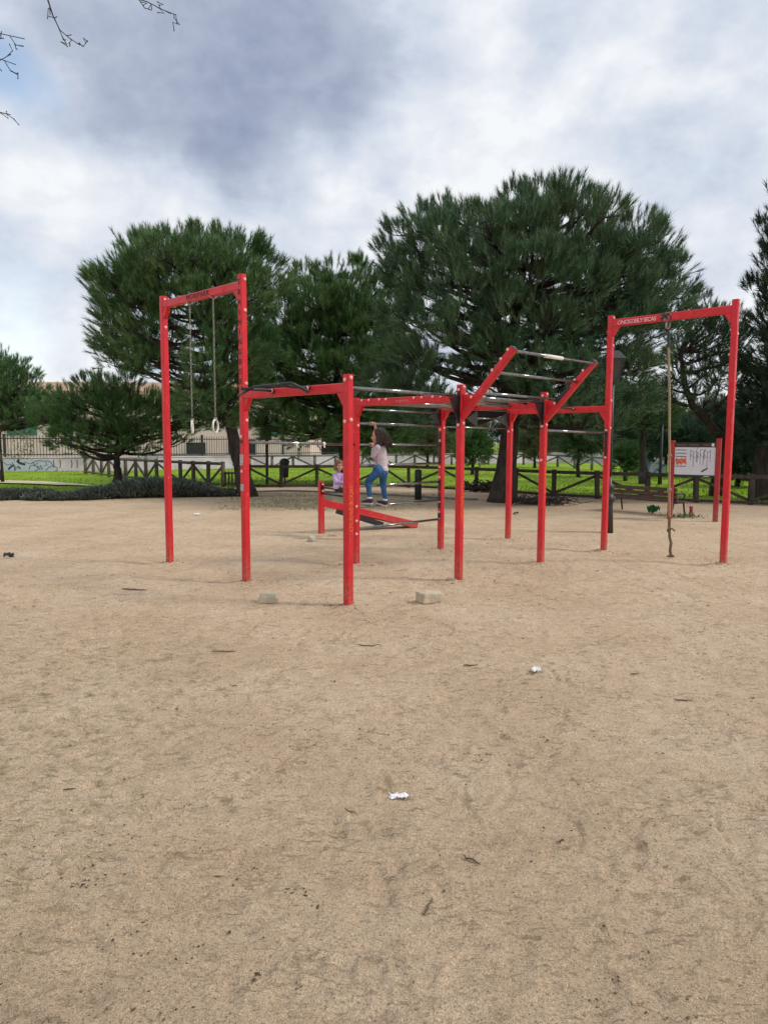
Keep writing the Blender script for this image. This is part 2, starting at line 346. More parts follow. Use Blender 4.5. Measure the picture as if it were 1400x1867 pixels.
# ---------------------------------------------------------------- ground
ys = spaced(.6, .6, 9, .013, .0033); ys = np.concatenate([[-300, -60, -15, -4, -1, 0, .4], ys, spaced(ys[-1]+.07, 0, 1200, .08, .03)])
xr = spaced(0, 0, 5, .016, .003); xr = np.concatenate([xr, spaced(xr[-1]+.05, 0, 900, .06, .05)]); xs = np.concatenate([-xr[:0:-1], xr])
X, Y = np.meshgrid(xs, ys)
Z = np.where(Y<16, 1, 1)*.030*fbm(X*.9, Y*.9, 3) + .011*fbm(X*4+3, Y*4, 3) + .013*fbm(X*13, Y*16, 4, .62)
near = (Y < 14) & (np.abs(X) < 9) & (Y > .5)
xf, yf, zf = X[near], Y[near], Z[near].copy()
NFP = 1300
for i in range(NFP):                                 # footprints and scuffs
    cy = 1.3 + 11.5*random.random()**1.3; cx = random.uniform(-.62, .62)*(cy+1.2); a = random.uniform(0, math.pi)
    la, lb = random.uniform(.06, .15), random.uniform(.025, .05)
    if i % 4 == 0: la, lb = random.uniform(.12, .34), random.uniform(.014, .028)     # drag marks
    bend = random.uniform(-2.2, 2.2) if i % 4 == 0 else 0
    msk = (np.abs(xf-cx) < la*1.8) & (np.abs(yf-cy) < la*1.8)
    if not msk.any(): continue
    dx = xf[msk]-cx; dy = yf[msk]-cy; u = dx*math.cos(a)+dy*math.sin(a); vv = -dx*math.sin(a)+dy*math.cos(a) + bend*u*u
    q = np.sqrt((u/la)**2+(vv/lb)**2); dep = (random.uniform(.005, .013) if i % 4 else random.uniform(.008, .016))*min(1., .25+.2*cy)
    zf[msk] += -dep*np.exp(-q**4) + dep*.55*np.exp(-((q-1.35)/.3)**2)
Z[near] = zf
fade = np.clip((16-Y)/6, .12, 1)*np.clip((16-np.abs(X))/6, .12, 1); Z *= fade
_A = 1.8017*np.array([-math.cos(.773), math.sin(.773)]); _B = 1.8183*np.array([math.sin(.773), math.cos(.773)])
POSTXY = [np.array([-.3653, 7.4004])+i*_A+j*_B for i, j in [(2, 0), (1, 0), (0, 0), (1, 1), (1, 2), (0, 1), (0, 2), (1, 3), (0, 3), (-1, 3)]]
for p_ in POSTXY:                                    # sand kicked up round every post, worn hollow beside it
    d_ = np.hypot(X-p_[0], (Y-p_[1])); Z += .022*np.exp(-(d_/.11)**2)*(1+1.2*vnoise(X*14, Y*14)) - .03*np.exp(-((d_-.38)/.2)**2)*(.5+vnoise(X*2.5+p_[0], Y*2.5))
nx, ny = len(xs), len(ys)
idx = np.arange(nx*ny).reshape(ny, nx)
F = np.stack([idx[:-1, :-1], idx[:-1, 1:], idx[1:, 1:], idx[1:, :-1]], -1).reshape(-1, 4)
def gz(x, y):
    i = min(max(np.searchsorted(xs, x), 0), nx-1); j = min(max(np.searchsorted(ys, y), 0), ny-1); return float(Z[j, i])

def sand_material():
    m = bpy.data.materials.new('sand'); m.use_nodes = True; t = m.node_tree; n = t.nodes; l = t.links; p = n['Principled BSDF']
    p.inputs['Roughness'].default_value = .95; p.inputs['Specular IOR Level'].default_value = .15
    co = n.new('ShaderNodeTexCoord')
    def noi(s, d=4, r=.55):
        x = n.new('ShaderNodeTexNoise'); x.inputs['Scale'].default_value = s; x.inputs['Detail'].default_value = d; x.inputs['Roughness'].default_value = r
        l.new(co.outputs['Object'], x.inputs[0]); return x.outputs[0]
    def ramp(src, stops):
        r = n.new('ShaderNodeValToRGB'); l.new(src, r.inputs[0]); e = r.color_ramp.elements
        e[0].position, e[0].color = stops[0][0], (*stops[0][1], 1); e[1].position, e[1].color = stops[-1][0], (*stops[-1][1], 1)
        for q in stops[1:-1]: z = e.new(q[0]); z.color = (*q[1], 1)
        return r.outputs[0]
    def mix(fac, a, b, mode='MIX'):
        x = n.new('ShaderNodeMix'); x.data_type = 'RGBA'; x.blend_type = mode
        if isinstance(fac, float): x.inputs['Factor'].default_value = fac
        else: l.new(fac, x.inputs['Factor'])
        for k, s_ in (('A', a), ('B', b)):
            if isinstance(s_, tuple): x.inputs[k].default_value = (*s_, 1)
            else: l.new(s_, x.inputs[k])
        return x.outputs['Result']
    base = ramp(noi(.8, 5), [(.32, (.61, .45, .30)), (.5, (.69, .52, .355)), (.68, (.745, .58, .41))])
    base = mix(ramp(noi(7, 6, .65), [(.45, (0, 0, 0)), (.75, (.40, .40, .40))]), base, (.40, .29, .19))
    grains = ramp(noi(230, 2, .7), [(.32, (.45, .42, .38)), (.45, (.95, .95, .95)), (.56, (1.04, 1.04, 1.04)), (.70, (1.5, 1.5, 1.5))])
    base = mix(1.0, base, grains, 'MULTIPLY')
    g2 = ramp(noi(75, 4, .75), [(.34, (.52, .48, .44)), (.45, (1, 1, 1)), (.60, (1.08, 1.08, 1.08)), (.70, (1.35, 1.35, 1.35))])
    base = mix(1., base, g2, 'MULTIPLY')
    vo = n.new('ShaderNodeTexVoronoi'); vo.inputs['Scale'].default_value = 42; l.new(co.outputs['Object'], vo.inputs[0])
    peb = ramp(vo.outputs['Distance'], [(.06, (1, 1, 1)), (.10, (0, 0, 0))]); 
    vsel = n.new('ShaderNodeSeparateColor'); l.new(vo.outputs['Color'], vsel.inputs[0])
    gt = n.new('ShaderNodeMath'); gt.operation = 'GREATER_THAN'; l.new(vsel.outputs[0], gt.inputs[0]); gt.inputs[1].default_value = .72
    mu = n.new('ShaderNodeMath'); mu.operation = 'MULTIPLY'; l.new(gt.outputs[0], mu.inputs[0]); l.new(peb, mu.inputs[1])
    base = mix(mu.outputs[0], base, (.62, .56, .46))
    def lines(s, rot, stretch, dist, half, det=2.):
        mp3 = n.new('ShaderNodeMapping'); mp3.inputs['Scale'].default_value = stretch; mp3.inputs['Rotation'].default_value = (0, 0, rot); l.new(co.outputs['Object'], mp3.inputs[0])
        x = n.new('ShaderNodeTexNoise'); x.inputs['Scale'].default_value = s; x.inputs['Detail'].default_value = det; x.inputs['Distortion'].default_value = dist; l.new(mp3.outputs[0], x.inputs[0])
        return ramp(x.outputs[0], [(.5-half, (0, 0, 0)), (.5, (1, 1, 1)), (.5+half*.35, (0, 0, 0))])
    def prod(*t_):
        o_ = t_[0]
        for u_ in t_[1:]:
            q = n.new('ShaderNodeMix'); q.data_type = 'RGBA'; q.blend_type = 'MULTIPLY'; q.inputs['Factor'].default_value = 1.; l.new(o_, q.inputs['A']); l.new(u_, q.inputs['B']); o_ = q.outputs['Result']
        return o_
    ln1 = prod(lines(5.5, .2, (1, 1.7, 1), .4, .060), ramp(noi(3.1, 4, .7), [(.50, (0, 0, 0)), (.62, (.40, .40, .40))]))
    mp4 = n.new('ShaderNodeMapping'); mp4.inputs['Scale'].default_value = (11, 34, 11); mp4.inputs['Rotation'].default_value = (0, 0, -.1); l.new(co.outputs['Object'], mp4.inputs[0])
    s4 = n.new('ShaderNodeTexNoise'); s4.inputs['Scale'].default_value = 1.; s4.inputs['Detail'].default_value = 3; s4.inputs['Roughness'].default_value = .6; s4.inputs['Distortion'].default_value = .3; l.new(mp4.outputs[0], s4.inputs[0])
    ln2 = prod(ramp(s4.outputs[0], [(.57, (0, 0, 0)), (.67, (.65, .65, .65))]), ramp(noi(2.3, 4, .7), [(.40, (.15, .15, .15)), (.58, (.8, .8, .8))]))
    base = mix(ln1, base, (.27, .19, .125)); base = mix(ln2, base, (.25, .175, .115))  # scuff strokes: moist sand, with shade of fine ridges painted into the colour
    # darker crumbs and dragged streaks: moist sand plus painted small shadows
    mp2 = n.new('ShaderNodeMapping'); mp2.inputs['Scale'].default_value = (9, 24, 9); mp2.inputs['Rotation'].default_value = (0, 0, .12); l.new(co.outputs['Object'], mp2.inputs[0])
    st_ = n.new('ShaderNodeTexNoise'); st_.inputs['Scale'].default_value = 1.; st_.inputs['Detail'].default_value = 7; st_.inputs['Roughness'].default_value = .68; st_.inputs['Distortion'].default_value = .6; l.new(mp2.outputs[0], st_.inputs[0])
    base = mix(ramp(st_.outputs[0], [(.56, (0, 0, 0)), (.70, (.42, .42, .42))]), base, (.36, .26, .175))
    base = mix(ramp(noi(34, 6, .75), [(.59, (0, 0, 0)), (.67, (.70, .70, .70))]), base, (.30, .215, .145))
    base = mix(ramp(noi(60, 4, .7), [(.60, (0, 0, 0)), (.72, (.7, .7, .7))]), base, (.66, .53, .38))
    # thin moss where little feet tread: a band in front of the kerb and to the left
    sx = n.new('ShaderNodeSeparateXYZ'); l.new(co.outputs['Object'], sx.inputs[0])
    def band(o_, a, b, c, d):
        r1 = n.new('ShaderNodeMapRange'); r1.interpolation_type = 'SMOOTHSTEP'; l.new(o_, r1.inputs[0]); r1.inputs[1].default_value = a; r1.inputs[2].default_value = b
        r2 = n.new('ShaderNodeMapRange'); r2.interpolation_type = 'SMOOTHSTEP'; l.new(o_, r2.inputs[0]); r2.inputs[1].default_value = d; r2.inputs[2].default_value = c
        q = n.new('ShaderNodeMath'); q.operation = 'MULTIPLY'; l.new(r1.outputs[0], q.inputs[0]); l.new(r2.outputs[0], q.inputs[1]); return q.outputs[0]
    def mul(a, b):
        q = n.new('ShaderNodeMath'); q.operation = 'MULTIPLY'
        for i, s_ in enumerate((a, b)):
            if isinstance(s_, float): q.inputs[i].default_value = s_
            else: l.new(s_, q.inputs[i])
        return q.outputs[0]
    moss = mul(mul(band(sx.outputs[1], 16., 19.5, 22.5, 24.), band(sx.outputs[0], -5.2, -3., .6, 2.5)), ramp(noi(3.2, 6, .7), [(.36, (0, 0, 0)), (.6, (.62, .62, .62))]))
    base = mix(moss, base, (.17, .165, .06))
    moss2 = mul(mul(band(sx.outputs[0], -9., -4., -1.4, -.9), band(sx.outputs[1], .5, 1., 5., 8.)), ramp(noi(9, 5, .7), [(.50, (0, 0, 0)), (.70, (.7, .7, .7))]))
    base = mix(moss2, base, (.26, .22, .10))
    dark_zone = mul(band(sx.outputs[1], 15., 18., 60., 80.), band(sx.outputs[0], 1.5, 3.5, 30., 40.))  # darker brown tone over the sand at far right
    base = mix(mul(dark_zone, .30), base, (.27, .20, .15))
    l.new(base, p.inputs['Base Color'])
    b1 = n.new('ShaderNodeBump'); b1.inputs['Strength'].default_value = 1.; b1.inputs['Distance'].default_value = .030; l.new(noi(26, 8, .72), b1.inputs['Height']); b0 = n.new('ShaderNodeBump'); b0.invert = True; b0.inputs['Strength'].default_value = 1.; b0.inputs['Distance'].default_value = .02; l.new(mix(1., ln1, ln2, 'ADD'), b0.inputs['Height']); l.new(b0.outputs[0], b1.inputs['Normal'])
    b2 = n.new('ShaderNodeBump'); b2.inputs['Strength'].default_value = 1.; b2.inputs['Distance'].default_value = .007; l.new(noi(150, 3, .7), b2.inputs['Height'])
    l.new(b1.outputs[0], b2.inputs['Normal']); l.new(b2.outputs[0], p.inputs['Normal'])
    return m
SAND = sand_material()
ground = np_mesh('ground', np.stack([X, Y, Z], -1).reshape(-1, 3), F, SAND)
ground.data.polygons.foreach_set('use_smooth', [True]*len(ground.data.polygons)); tag(ground, kind='structure')

def fence_line(pts, n):                              # resample a polyline
    P = [np.array(p[:2], float) for p in pts]; ds = [np.linalg.norm(P[i+1]-P[i]) for i in range(len(P)-1)]; T = sum(ds); out = []
    for k in range(n):
        t = T*k/(n-1); i = 0
        while i < len(ds)-1 and t > ds[i]: t -= ds[i]; i += 1
        out.append(P[i]+(P[i+1]-P[i])*min(t/ds[i], 1))
    return out
# grass field: a sheet behind hedge and fence
near_edge = [(-60, 17), tuple(G(-60, 908)[:2]), tuple(G(120, 903)[:2]), tuple(G(300, 896)[:2]), tuple(G(420, 890)[:2]), tuple(G(515, 887)[:2]),
             tuple(G(745, 887)[:2]), tuple(G(868, 894)[:2]), tuple(G(1009, 903)[:2]), tuple(G(1200, 911)[:2]), tuple(G(1400, 921)[:2]), (16, 17.4), (60, 8)]
gx = np.concatenate([np.linspace(-60, -20, 30)[:-1], np.linspace(-20, 20, 320), np.linspace(20, 60, 30)[1:]])
ex = np.array([p[0] for p in near_edge]); ey = np.array([p[1] for p in near_edge])
edge_y = np.interp(gx, ex, ey) + .12*fbm(gx*2, gx*0, 3)
tt = np.concatenate([np.linspace(0, 1, 90)**1.6, [3., 12.]])
GX = np.repeat(gx[None], len(tt), 0); GY = edge_y[None] + tt[:, None]*(62-edge_y[None])
GZ = .016 + .05*np.clip(fbm(GX*.5, GY*.5, 3)+.1, 0, 1)*np.clip(tt[:, None]*20, 0, 1) + .02*fbm(GX*5, GY*5, 2)*np.clip(tt[:, None]*20, 0, 1)
GZ = np.maximum(GZ, .010)
gi = np.arange(GX.size).reshape(GX.shape)
gm = mat('grass_turf', (.16, .28, .014), .8, (.25, .35, .03), .35, 1., 30, detail=8, spec=.1)
gf = np_mesh('grass_field', np.stack([GX, GY, GZ], -1).reshape(-1, 3), np.stack([gi[:-1, :-1], gi[:-1, 1:], gi[1:, 1:], gi[1:, :-1]], -1).reshape(-1, 4), gm)
tag(gf, kind='structure')
# pale trodden path over the left lawn
pth = MB(); P_ = [G(-120, 878), G(0, 881), G(70, 883), G(120, 886), (G(165, 888))]
wd = [.45, .40, .34, .26, .05]
for i in range(4):
    for k in range(6):
        a = P_[i]+(P_[i+1]-P_[i])*k/6; b = P_[i]+(P_[i+1]-P_[i])*(k+1)/6; wa = wd[i]+(wd[i+1]-wd[i])*k/6; wb = wd[i]+(wd[i+1]-wd[i])*(k+1)/6
        pth.add([a+[0, -wa*2, .075], b+[0, -wb*2, .075], b+[0, wb*2, .075], a+[0, wa*2, .075]], [(0, 1, 2, 3)])
tag(pth.build('path', mat('pale_dirt', (.66, .60, .42), .95, (.55, .48, .30), 3, .4, 20)), kind='structure')
# kerb that edges the sand court
kb = MB(); kp = [G(440, 899), G(520, 896), G(590, 898), G(680, 902), G(760, 907), G(830, 911), G(870, 912)]
for a, b in zip(kp[:-1], kp[1:]): kb.bar(a+[0, 0, .02], b+[0, 0, .02], .10, .07)
tag(kb.build('kerb', WOODG), kind='structure')
# grass blades, one mass
def blades(n, xy, h, wdt, name, m, label, cat, lean=.5, z0=.02):
    a = RNG.random(n)*2*math.pi; hh = h*(.5+RNG.random(n)); V = np.zeros((n, 3, 3)); dx = np.cos(a)*wdt/2; dy = np.sin(a)*wdt/2
    V[:, 0, 0] = xy[:, 0]-dx; V[:, 0, 1] = xy[:, 1]-dy; V[:, 1, 0] = xy[:, 0]+dx; V[:, 1, 1] = xy[:, 1]+dy; V[:, :2, 2] = z0-.01
    l = lean*hh; b = RNG.random(n)*2*math.pi; V[:, 2, 0] = xy[:, 0]+np.cos(b)*l; V[:, 2, 1] = xy[:, 1]+np.sin(b)*l; V[:, 2, 2] = z0+hh
    o = np_mesh(name, V.reshape(-1, 3), np.arange(n*3).reshape(n, 3), m); tag(o, label, cat, kind='stuff'); return o
n_ = 60000; bx = RNG.uniform(-22, 20, n_); by = np.interp(bx, ex, ey) + RNG.random(n_)**1.6*24
cl = fbm(bx*.8, by*.8, 3); pc = [G(x_, y_)[:2] for x_, y_ in ((-120, 878), (0, 881), (70, 883), (120, 886), (165, 888))]; keep = (cl > -.25) & ~((np.abs(by-np.interp(bx, [q[0] for q in pc], [q[1] for q in pc])) < .8) & (bx < pc[-1][0])); bx, by = bx[keep], by[keep]
blades(len(bx), np.stack([bx, by], -1), .055, .035, 'grass', GRASSB, 'bright green grass covering the lawn behind the fence', 'grass')

# ---------------------------------------------------------------- trees
def shoot_template(n, L=1., seed=0):
    r = np.random.default_rng(seed); V = []
    for k in range(n):
        t = .15 + .85*((k+.5)/n)**.6; az = k*2.399 + r.uniform(-.3, .3); al = R(r.uniform(20, 44))*(1-.35*t)+R(5)
        rad = np.array([math.cos(az), math.sin(az), 0]); d = np.array([0, 0, 1.])*math.cos(al) + rad*math.sin(al)
        b = np.array([0, 0, t*L*.75]); ln = L*r.uniform(.34, .50); sd_ = np.cross(d, [0, 0, 1.]); sd_ /= np.linalg.norm(sd_)
        V += [b-sd_*.017, b+sd_*.017, b+d*ln]
    return np.array(V)
TPL = [shoot_template(22, 1, 1), shoot_template(22, 1, 2)]
def shoots(C, D, size):
    n = len(C); D = D/np.linalg.norm(D, axis=1, keepdims=True)
    h = RNG.normal(size=(n, 3)); A_ = np.cross(h, D); A_ /= np.linalg.norm(A_, axis=1, keepdims=True); B_ = np.cross(D, A_)
    Fm = np.stack([A_, B_, D], 1)                    # n,3(local),3(world)
    out = []; half = n//2
    for s_, e_, T in ((0, half, TPL[0]), (half, n, TPL[1])):
        out.append((np.einsum('kl,nlw->nkw', T, Fm[s_:e_])*size[s_:e_, None, None] + C[s_:e_, None, :]).reshape(-1, 3))
    return np.concatenate(out)
def curve_pts(p, q, n=6, lift=.15, wob=.06):
    p = np.array(p, float); q = np.array(q, float); d = np.linalg.norm(q-p); out = []
    off = RNG.normal(size=3)*wob*d
    for i in range(n+1):
        t = i/n; s_ = math.sin(math.pi*t); out.append(p+(q-p)*t + np.array([0, 0, -lift*d])*s_*(1-t) + off*s_)
    return out
def pine(foot, trunk, lobes, Y0, need, label, group=None, dens=330, size=.46, trad=.22, name='pine_tree', extra=True, flat=.8, branch_r=.05, up=1.0, depth=1., cat='tree', shrink=.86, fit=None):
    base = np.array(foot, float); base[2] = 0
    t = thing(name, tuple(base), label, cat, group)
    tp = [np.array(p, float) for p in trunk]; tp[0] = base + [0, 0, -.1]
    tb = MB(); m = len(tp); rs = [trad*(1.35 if i == 0 else 1)*(1-.72*i/(m-1)) for i in range(m)]
    fine = []; fr = []
    for i in range(m-1):
        for k in range(4):
            q = k/4; fine.append(tp[i]+(tp[i+1]-tp[i])*q + RNG.normal(size=3)*.015); fr.append(rs[i]+(rs[i+1]-rs[i])*q)
    fine.append(tp[-1]); fr.append(rs[-1]); tb.tube(fine, fr, 12)
    LB = []
    if fit: lobes = [(fit[0]+(x-fit[0])*fit[2], fit[1]+(y-fit[1])*fit[2], q) for x, y, q in lobes]
    for (px, py, rp) in lobes:
        dY = RNG.uniform(-.5, .5)*depth; Yl = Y0+dY; c = at(px, py, Yl); r = rp*Yl/FPX*shrink; LB.append((c, r))
    cc = np.mean([c for c, r in LB], 0); wid = max(abs(c[0]-cc[0]) for c, r in LB)+.5
    if extra:
        for c, r in list(LB):
            q = max(.15, 1-((c[0]-cc[0])/wid)**2)**.5; zz = c[2]
            for sgn in (-1, 1):
                if sgn > 0 and RNG.random() < .35: continue
                dd = sgn*wid*.55*q*RNG.uniform(.5, 1.); s_ = (Y0+dd)/Y0
                c2 = np.array([cc[0]+(c[0]-cc[0])*.86, c[1]+dd, EYE+(zz-EYE)*(.87 if sgn < 0 else .90)]); LB.append((c2, r*.9))
    bb = MB()
    Cs = []; Ds = []; Ss = []
    for c, r in LB:
        js = [j for j in range(len(fine)) if fine[j][2] > fine[0][2]+.35*(fine[-1][2]-fine[0][2])] or [len(fine)-1]
        j = min(js, key=lambda j: np.linalg.norm(fine[j]-c) + .8*max(0, fine[j][2]-c[2]+.3))
        pts = curve_pts(fine[j], c, 6, .10); dist = np.linalg.norm(c-fine[j])
        r0 = min(fr[j]*.6, branch_r*(.5+.35*dist)); bb.tube(pts, [r0*(1-.8*i/6)+.008 for i in range(7)], 6)
        for k in range(7):
            dv = RNG.normal(size=3); dv /= np.linalg.norm(dv); dv[2] = abs(dv[2])*.8; e = c+dv*r*.8; bb.tube(curve_pts(pts[-1-k % 3], e, 3, .1), [.022, .016, .012, .006], 4)
        n = int(dens*r*r)+12
        nc = max(6, int(13*min(1.6, r)**1.5)); cu = RNG.normal(size=(nc, 3)); cu[:, 2] += .25; cu /= np.linalg.norm(cu, axis=1, keepdims=True)
        u = cu[RNG.integers(0, nc, n)] + RNG.normal(size=(n, 3))*.20; fr3 = RNG.random(n) < .22; u[fr3] = RNG.normal(size=(int(fr3.sum()), 3)); u /= np.linalg.norm(u, axis=1, keepdims=True)
        rad = r*(.35+.62*RNG.random(n)**.5); rad[:n//14] *= 1.16; rad *= 1+.42*fbm(u[:, 0]*2.5+c[0]*3, u[:, 1]*2.5+u[:, 2]*3.1+c[2], 2)
        pos = c+u*rad[:, None]*np.array([1, 1, flat]); d2 = pos-cc; d2 /= np.linalg.norm(d2, axis=1, keepdims=True)+1e-6
        dr = .7*u + .5*d2 + np.array([0, 0, up]) + .20*RNG.normal(size=(n, 3))
        Cs.append(pos); Ds.append(dr); Ss.append(size*RNG.uniform(.7, 1.25, n))
    Cs = np.concatenate(Cs); Ds = np.concatenate(Ds); Ss = np.concatenate(Ss)
    pm = RNG.permutation(len(Cs)); V = shoots(Cs[pm], Ds[pm], Ss[pm])
    tb.build('trunk', BARK, t, True); bb.build('branches', BARK, t, True)
    np_mesh('crown', V, np.arange(len(V)).reshape(-1, 3), need, t)
    return t
def tr(*pts): return [at(x, y, Y) for x, y, Y in pts]
pine(G(455, 905), tr((455, 905, 22.2), (438, 850, 22.3), (420, 780, 22.3), (398, 700, 22.3), (388, 600, 22.3), (375, 500, 22.3)),
     [(210, 495, 50), (245, 455, 45), (285, 440, 42), (330, 435, 42), (375, 430, 42), (420, 435, 42), (460, 445, 40), (490, 475, 38), (505, 515, 36),
      (190, 545, 42), (250, 520, 55), (320, 510, 60), (390, 510, 60), (450, 520, 55), (200, 590, 38), (270, 590, 48), (400, 590, 50), (460, 600, 50),
      (170, 615, 26), (190, 655, 30), (245, 650, 34), (290, 655, 28), (440, 680, 45), (490, 640, 40), (410, 660, 30), (350, 712, 20), (395, 725, 26), (440, 745, 30), (480, 720, 30), (365, 760, 18), (430, 785, 20)],
     22.3, NEED, 'round crowned pine with leaning trunk behind the hanging rings', 'pine trees round the sand court', trad=.24, fit=(345, 640, .90))
pine(G(628, 884), tr((628, 884, 28.3), (632, 850, 28.3), (625, 800, 28.3), (615, 700, 28.3), (610, 580, 28.3)),
     [(515, 545, 34), (560, 515, 34), (605, 505, 34), (655, 505, 36), (690, 530, 34), (530, 590, 45), (585, 580, 50), (640, 580, 50), (690, 600, 45),
      (510, 650, 45), (570, 650, 52), (630, 660, 52), (690, 670, 50), (500, 710, 40), (550, 720, 48), (610, 730, 50), (670, 740, 50), (730, 730, 42),
      (530, 770, 34), (580, 785, 34), (640, 790, 34), (690, 790, 34), (735, 780, 34), (590, 540, 40), (480, 740, 34), (470, 700, 36), (490, 785, 24), (540, 805, 22), (670, 815, 24), (720, 815, 24), (475, 600, 36), (485, 655, 38), (705, 645, 42), (712, 565, 36), (455, 770, 22), (620, 560, 40)],
     28.3, NEED3, 'lower bushy pine between the two big pines, dark underside down to the fence', 'pine trees round the sand court', trad=.34)
pine(G(915, 915), tr((915, 915, 20.3), (922, 860, 20.4), (930, 790, 20.5), (925, 700, 20.5), (935, 600, 20.5), (960, 450, 20.5)),
     [(985, 362, 36), (940, 378, 36), (1040, 372, 36), (1075, 385, 38), (900, 405, 26), (1108, 440, 28), (810, 395, 32), (765, 405, 32), (735, 430, 30), (712, 470, 32),
      (850, 410, 40), (1160, 430, 40), (1195, 460, 38), (1220, 500, 34), (1235, 545, 30), (930, 420, 55), (1010, 420, 58), (1080, 450, 55), (790, 450, 45), (860, 470, 55),
      (740, 510, 45), (800, 520, 52), (940, 500, 65), (1030, 510, 62), (1120, 500, 58), (1180, 530, 50), (880, 560, 58), (970, 585, 60), (1060, 590, 60), (1140, 590, 55), (1200, 600, 45),
      (730, 580, 45), (790, 600, 50), (720, 645, 42), (770, 670, 42), (880, 640, 45), (950, 660, 50), (1020, 670, 50), (1090, 670, 50), (1150, 670, 45), (1000, 735, 42), (1060, 735, 40), (860, 620, 40),
      (740, 720, 34), (700, 700, 36), (760, 745, 40), (1110, 730, 40), (1100, 780, 34), (1040, 775, 30), (1150, 720, 36), (880, 700, 30), (950, 720, 38), (980, 765, 26), (730, 770, 30)],
     20.5, NEED2, 'largest pine, tall dark dome crown over the climbing arms, straight trunk', 'pine trees round the sand court', trad=.34)
pine(G(1306, 905), tr((1306, 905, 22), (1312, 850, 22), (1315, 800, 22), (1290, 770, 22), (1262, 740, 22), (1245, 690, 22), (1240, 640, 22)),
     [(1270, 555, 24), (1300, 580, 28), (1330, 590, 30), (1255, 590, 32), (1290, 625, 38), (1240, 640, 34), (1330, 640, 38), (1290, 680, 36), (1225, 690, 28), (1340, 690, 34), (1200, 720, 24), (1265, 725, 22)],
     22.5, NEED2, 'thin crowned pine with curved trunk behind the notice board', 'pine trees round the sand court', trad=.20, dens=260, size=.36)
pine((10.9, 20.8, 0), tr((1372, 905, 20.8), (1388, 840, 20.8), (1405, 760, 20.8), (1420, 600, 20.8), (1425, 420, 20.8)),
     [(1422, 365, 22), (1435, 400, 34), (1418, 450, 30), (1410, 490, 30), (1445, 480, 50), (1412, 540, 34), (1450, 570, 60), (1405, 590, 34), (1420, 640, 50), (1390, 680, 36), (1430, 720, 55), (1380, 740, 34), (1410, 790, 45), (1365, 790, 34), (1460, 800, 60)],
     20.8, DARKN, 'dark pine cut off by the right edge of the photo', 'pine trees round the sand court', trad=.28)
pine(G(215, 893), tr((215, 893, 25), (215, 868, 25), (214, 845, 25), (216, 800, 25), (218, 750, 25)),
     [(112, 745, 20), (140, 765, 28), (165, 735, 28), (178, 700, 20), (200, 740, 34), (235, 740, 36), (270, 735, 34), (290, 770, 30), (150, 795, 28), (190, 785, 34), (235, 785, 36), (275, 800, 28), (165, 820, 18), (250, 820, 20), (195, 705, 18), (240, 700, 26), (125, 720, 12), (310, 790, 24), (325, 752, 24), (345, 772, 24), (300, 738, 28), (365, 742, 24), (388, 772, 22), (92, 768, 24), (72, 755, 20), (112, 808, 20), (335, 800, 18)],
     25, NEED3, 'small forked pine growing from the lavender on the left lawn', 'pine trees round the sand court', trad=.17, size=.38)
pine((-15.5, 29, 0), tr((-20, 885, 29), (-15, 820, 29), (-5, 740, 29), (0, 690, 29)),
     [(5, 665, 26), (35, 672, 20), (-20, 680, 40), (20, 705, 34), (55, 705, 22), (70, 735, 22), (20, 745, 34), (60, 760, 24), (-20, 750, 40), (95, 735, 14), (95, 765, 18), (20, 775, 20)],
     29, NEED, 'pine at the left edge of the photo in front of the cream building', 'pine trees round the sand court', trad=.22, size=.38)
pine(G(1175, 884), tr((1175, 884, 29), (1172, 840, 29), (1170, 780, 29), (1165, 700, 29)),
     [(1150, 720, 28), (1190, 730, 30), (1130, 760, 26), (1175, 770, 26), (1210, 775, 24), (1225, 750, 20), (1120, 720, 24)],
     29, NEED, 'slim trunked pine standing behind the park bench', 'pine trees round the sand court', trad=.19, size=.36)
# rounder bushes beyond the far fence
def bush(px, py, rp, Y, need, label, lob, dens=420, size=.36, up=.5, name='bush', grp='bushes beyond the far fence'):
    pine(at(px, py, Y), [at(px, py+rp, Y), at(px, py+rp*.5, Y), at(px, py, Y)], [(px+a*rp, py+b*rp, rp*c) for a, b, c in lob], Y, need, label, grp, dens=dens, size=size, trad=.08, name=name, up=up, depth=.3, cat='bush', branch_r=.02)
LOBR = [(0, -.3, .62), (-.4, 0, .55), (.4, 0, .55), (0, .3, .6), (-.3, .45, .45), (.3, .45, .45)]
bush(862, 812, 40, 36, NEED3, 'light green bush seen left of the big pine trunk', LOBR)
bush(1140, 838, 30, 31, NEED3, 'round light green bush beyond the fence left of the bench', LOBR)
bush(1055, 795, 50, 34, NEED2, 'dark wide bush beyond the fence right of the big pine trunk', [(0, -.4, .7), (-.5, .1, .5), (.5, .1, .6), (0, .3, .6), (.9, .3, .4), (-.4, -.7, .5), (.4, -.8, .5)])
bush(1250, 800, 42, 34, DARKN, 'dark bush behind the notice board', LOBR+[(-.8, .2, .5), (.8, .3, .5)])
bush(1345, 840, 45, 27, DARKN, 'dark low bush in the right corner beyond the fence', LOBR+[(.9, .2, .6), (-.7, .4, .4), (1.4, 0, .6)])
bush(780, 800, 40, 46, LEAF, 'brownish scrubby bush far behind the ladder rungs', LOBR+[(-.9, .3, .5), (.9, .2, .5)])
bush(975, 800, 40, 46, LEAF, 'brownish scrubby bush far behind, right of the big pine trunk', LOBR+[(.9, .2, .5)])
bush(1215, 790, 44, 36, NEED2, 'dense dark bush rising behind the slim pine trunk', LOBR+[(-.8, .2, .5), (.9, .3, .5), (0, -1., .5)])
bush(1305, 785, 46, 36, DARKN, 'tall dark bush behind the trunk of the curved pine', LOBR+[(-.8, .2, .5), (.9, .3, .5), (.2, -.9, .5)])
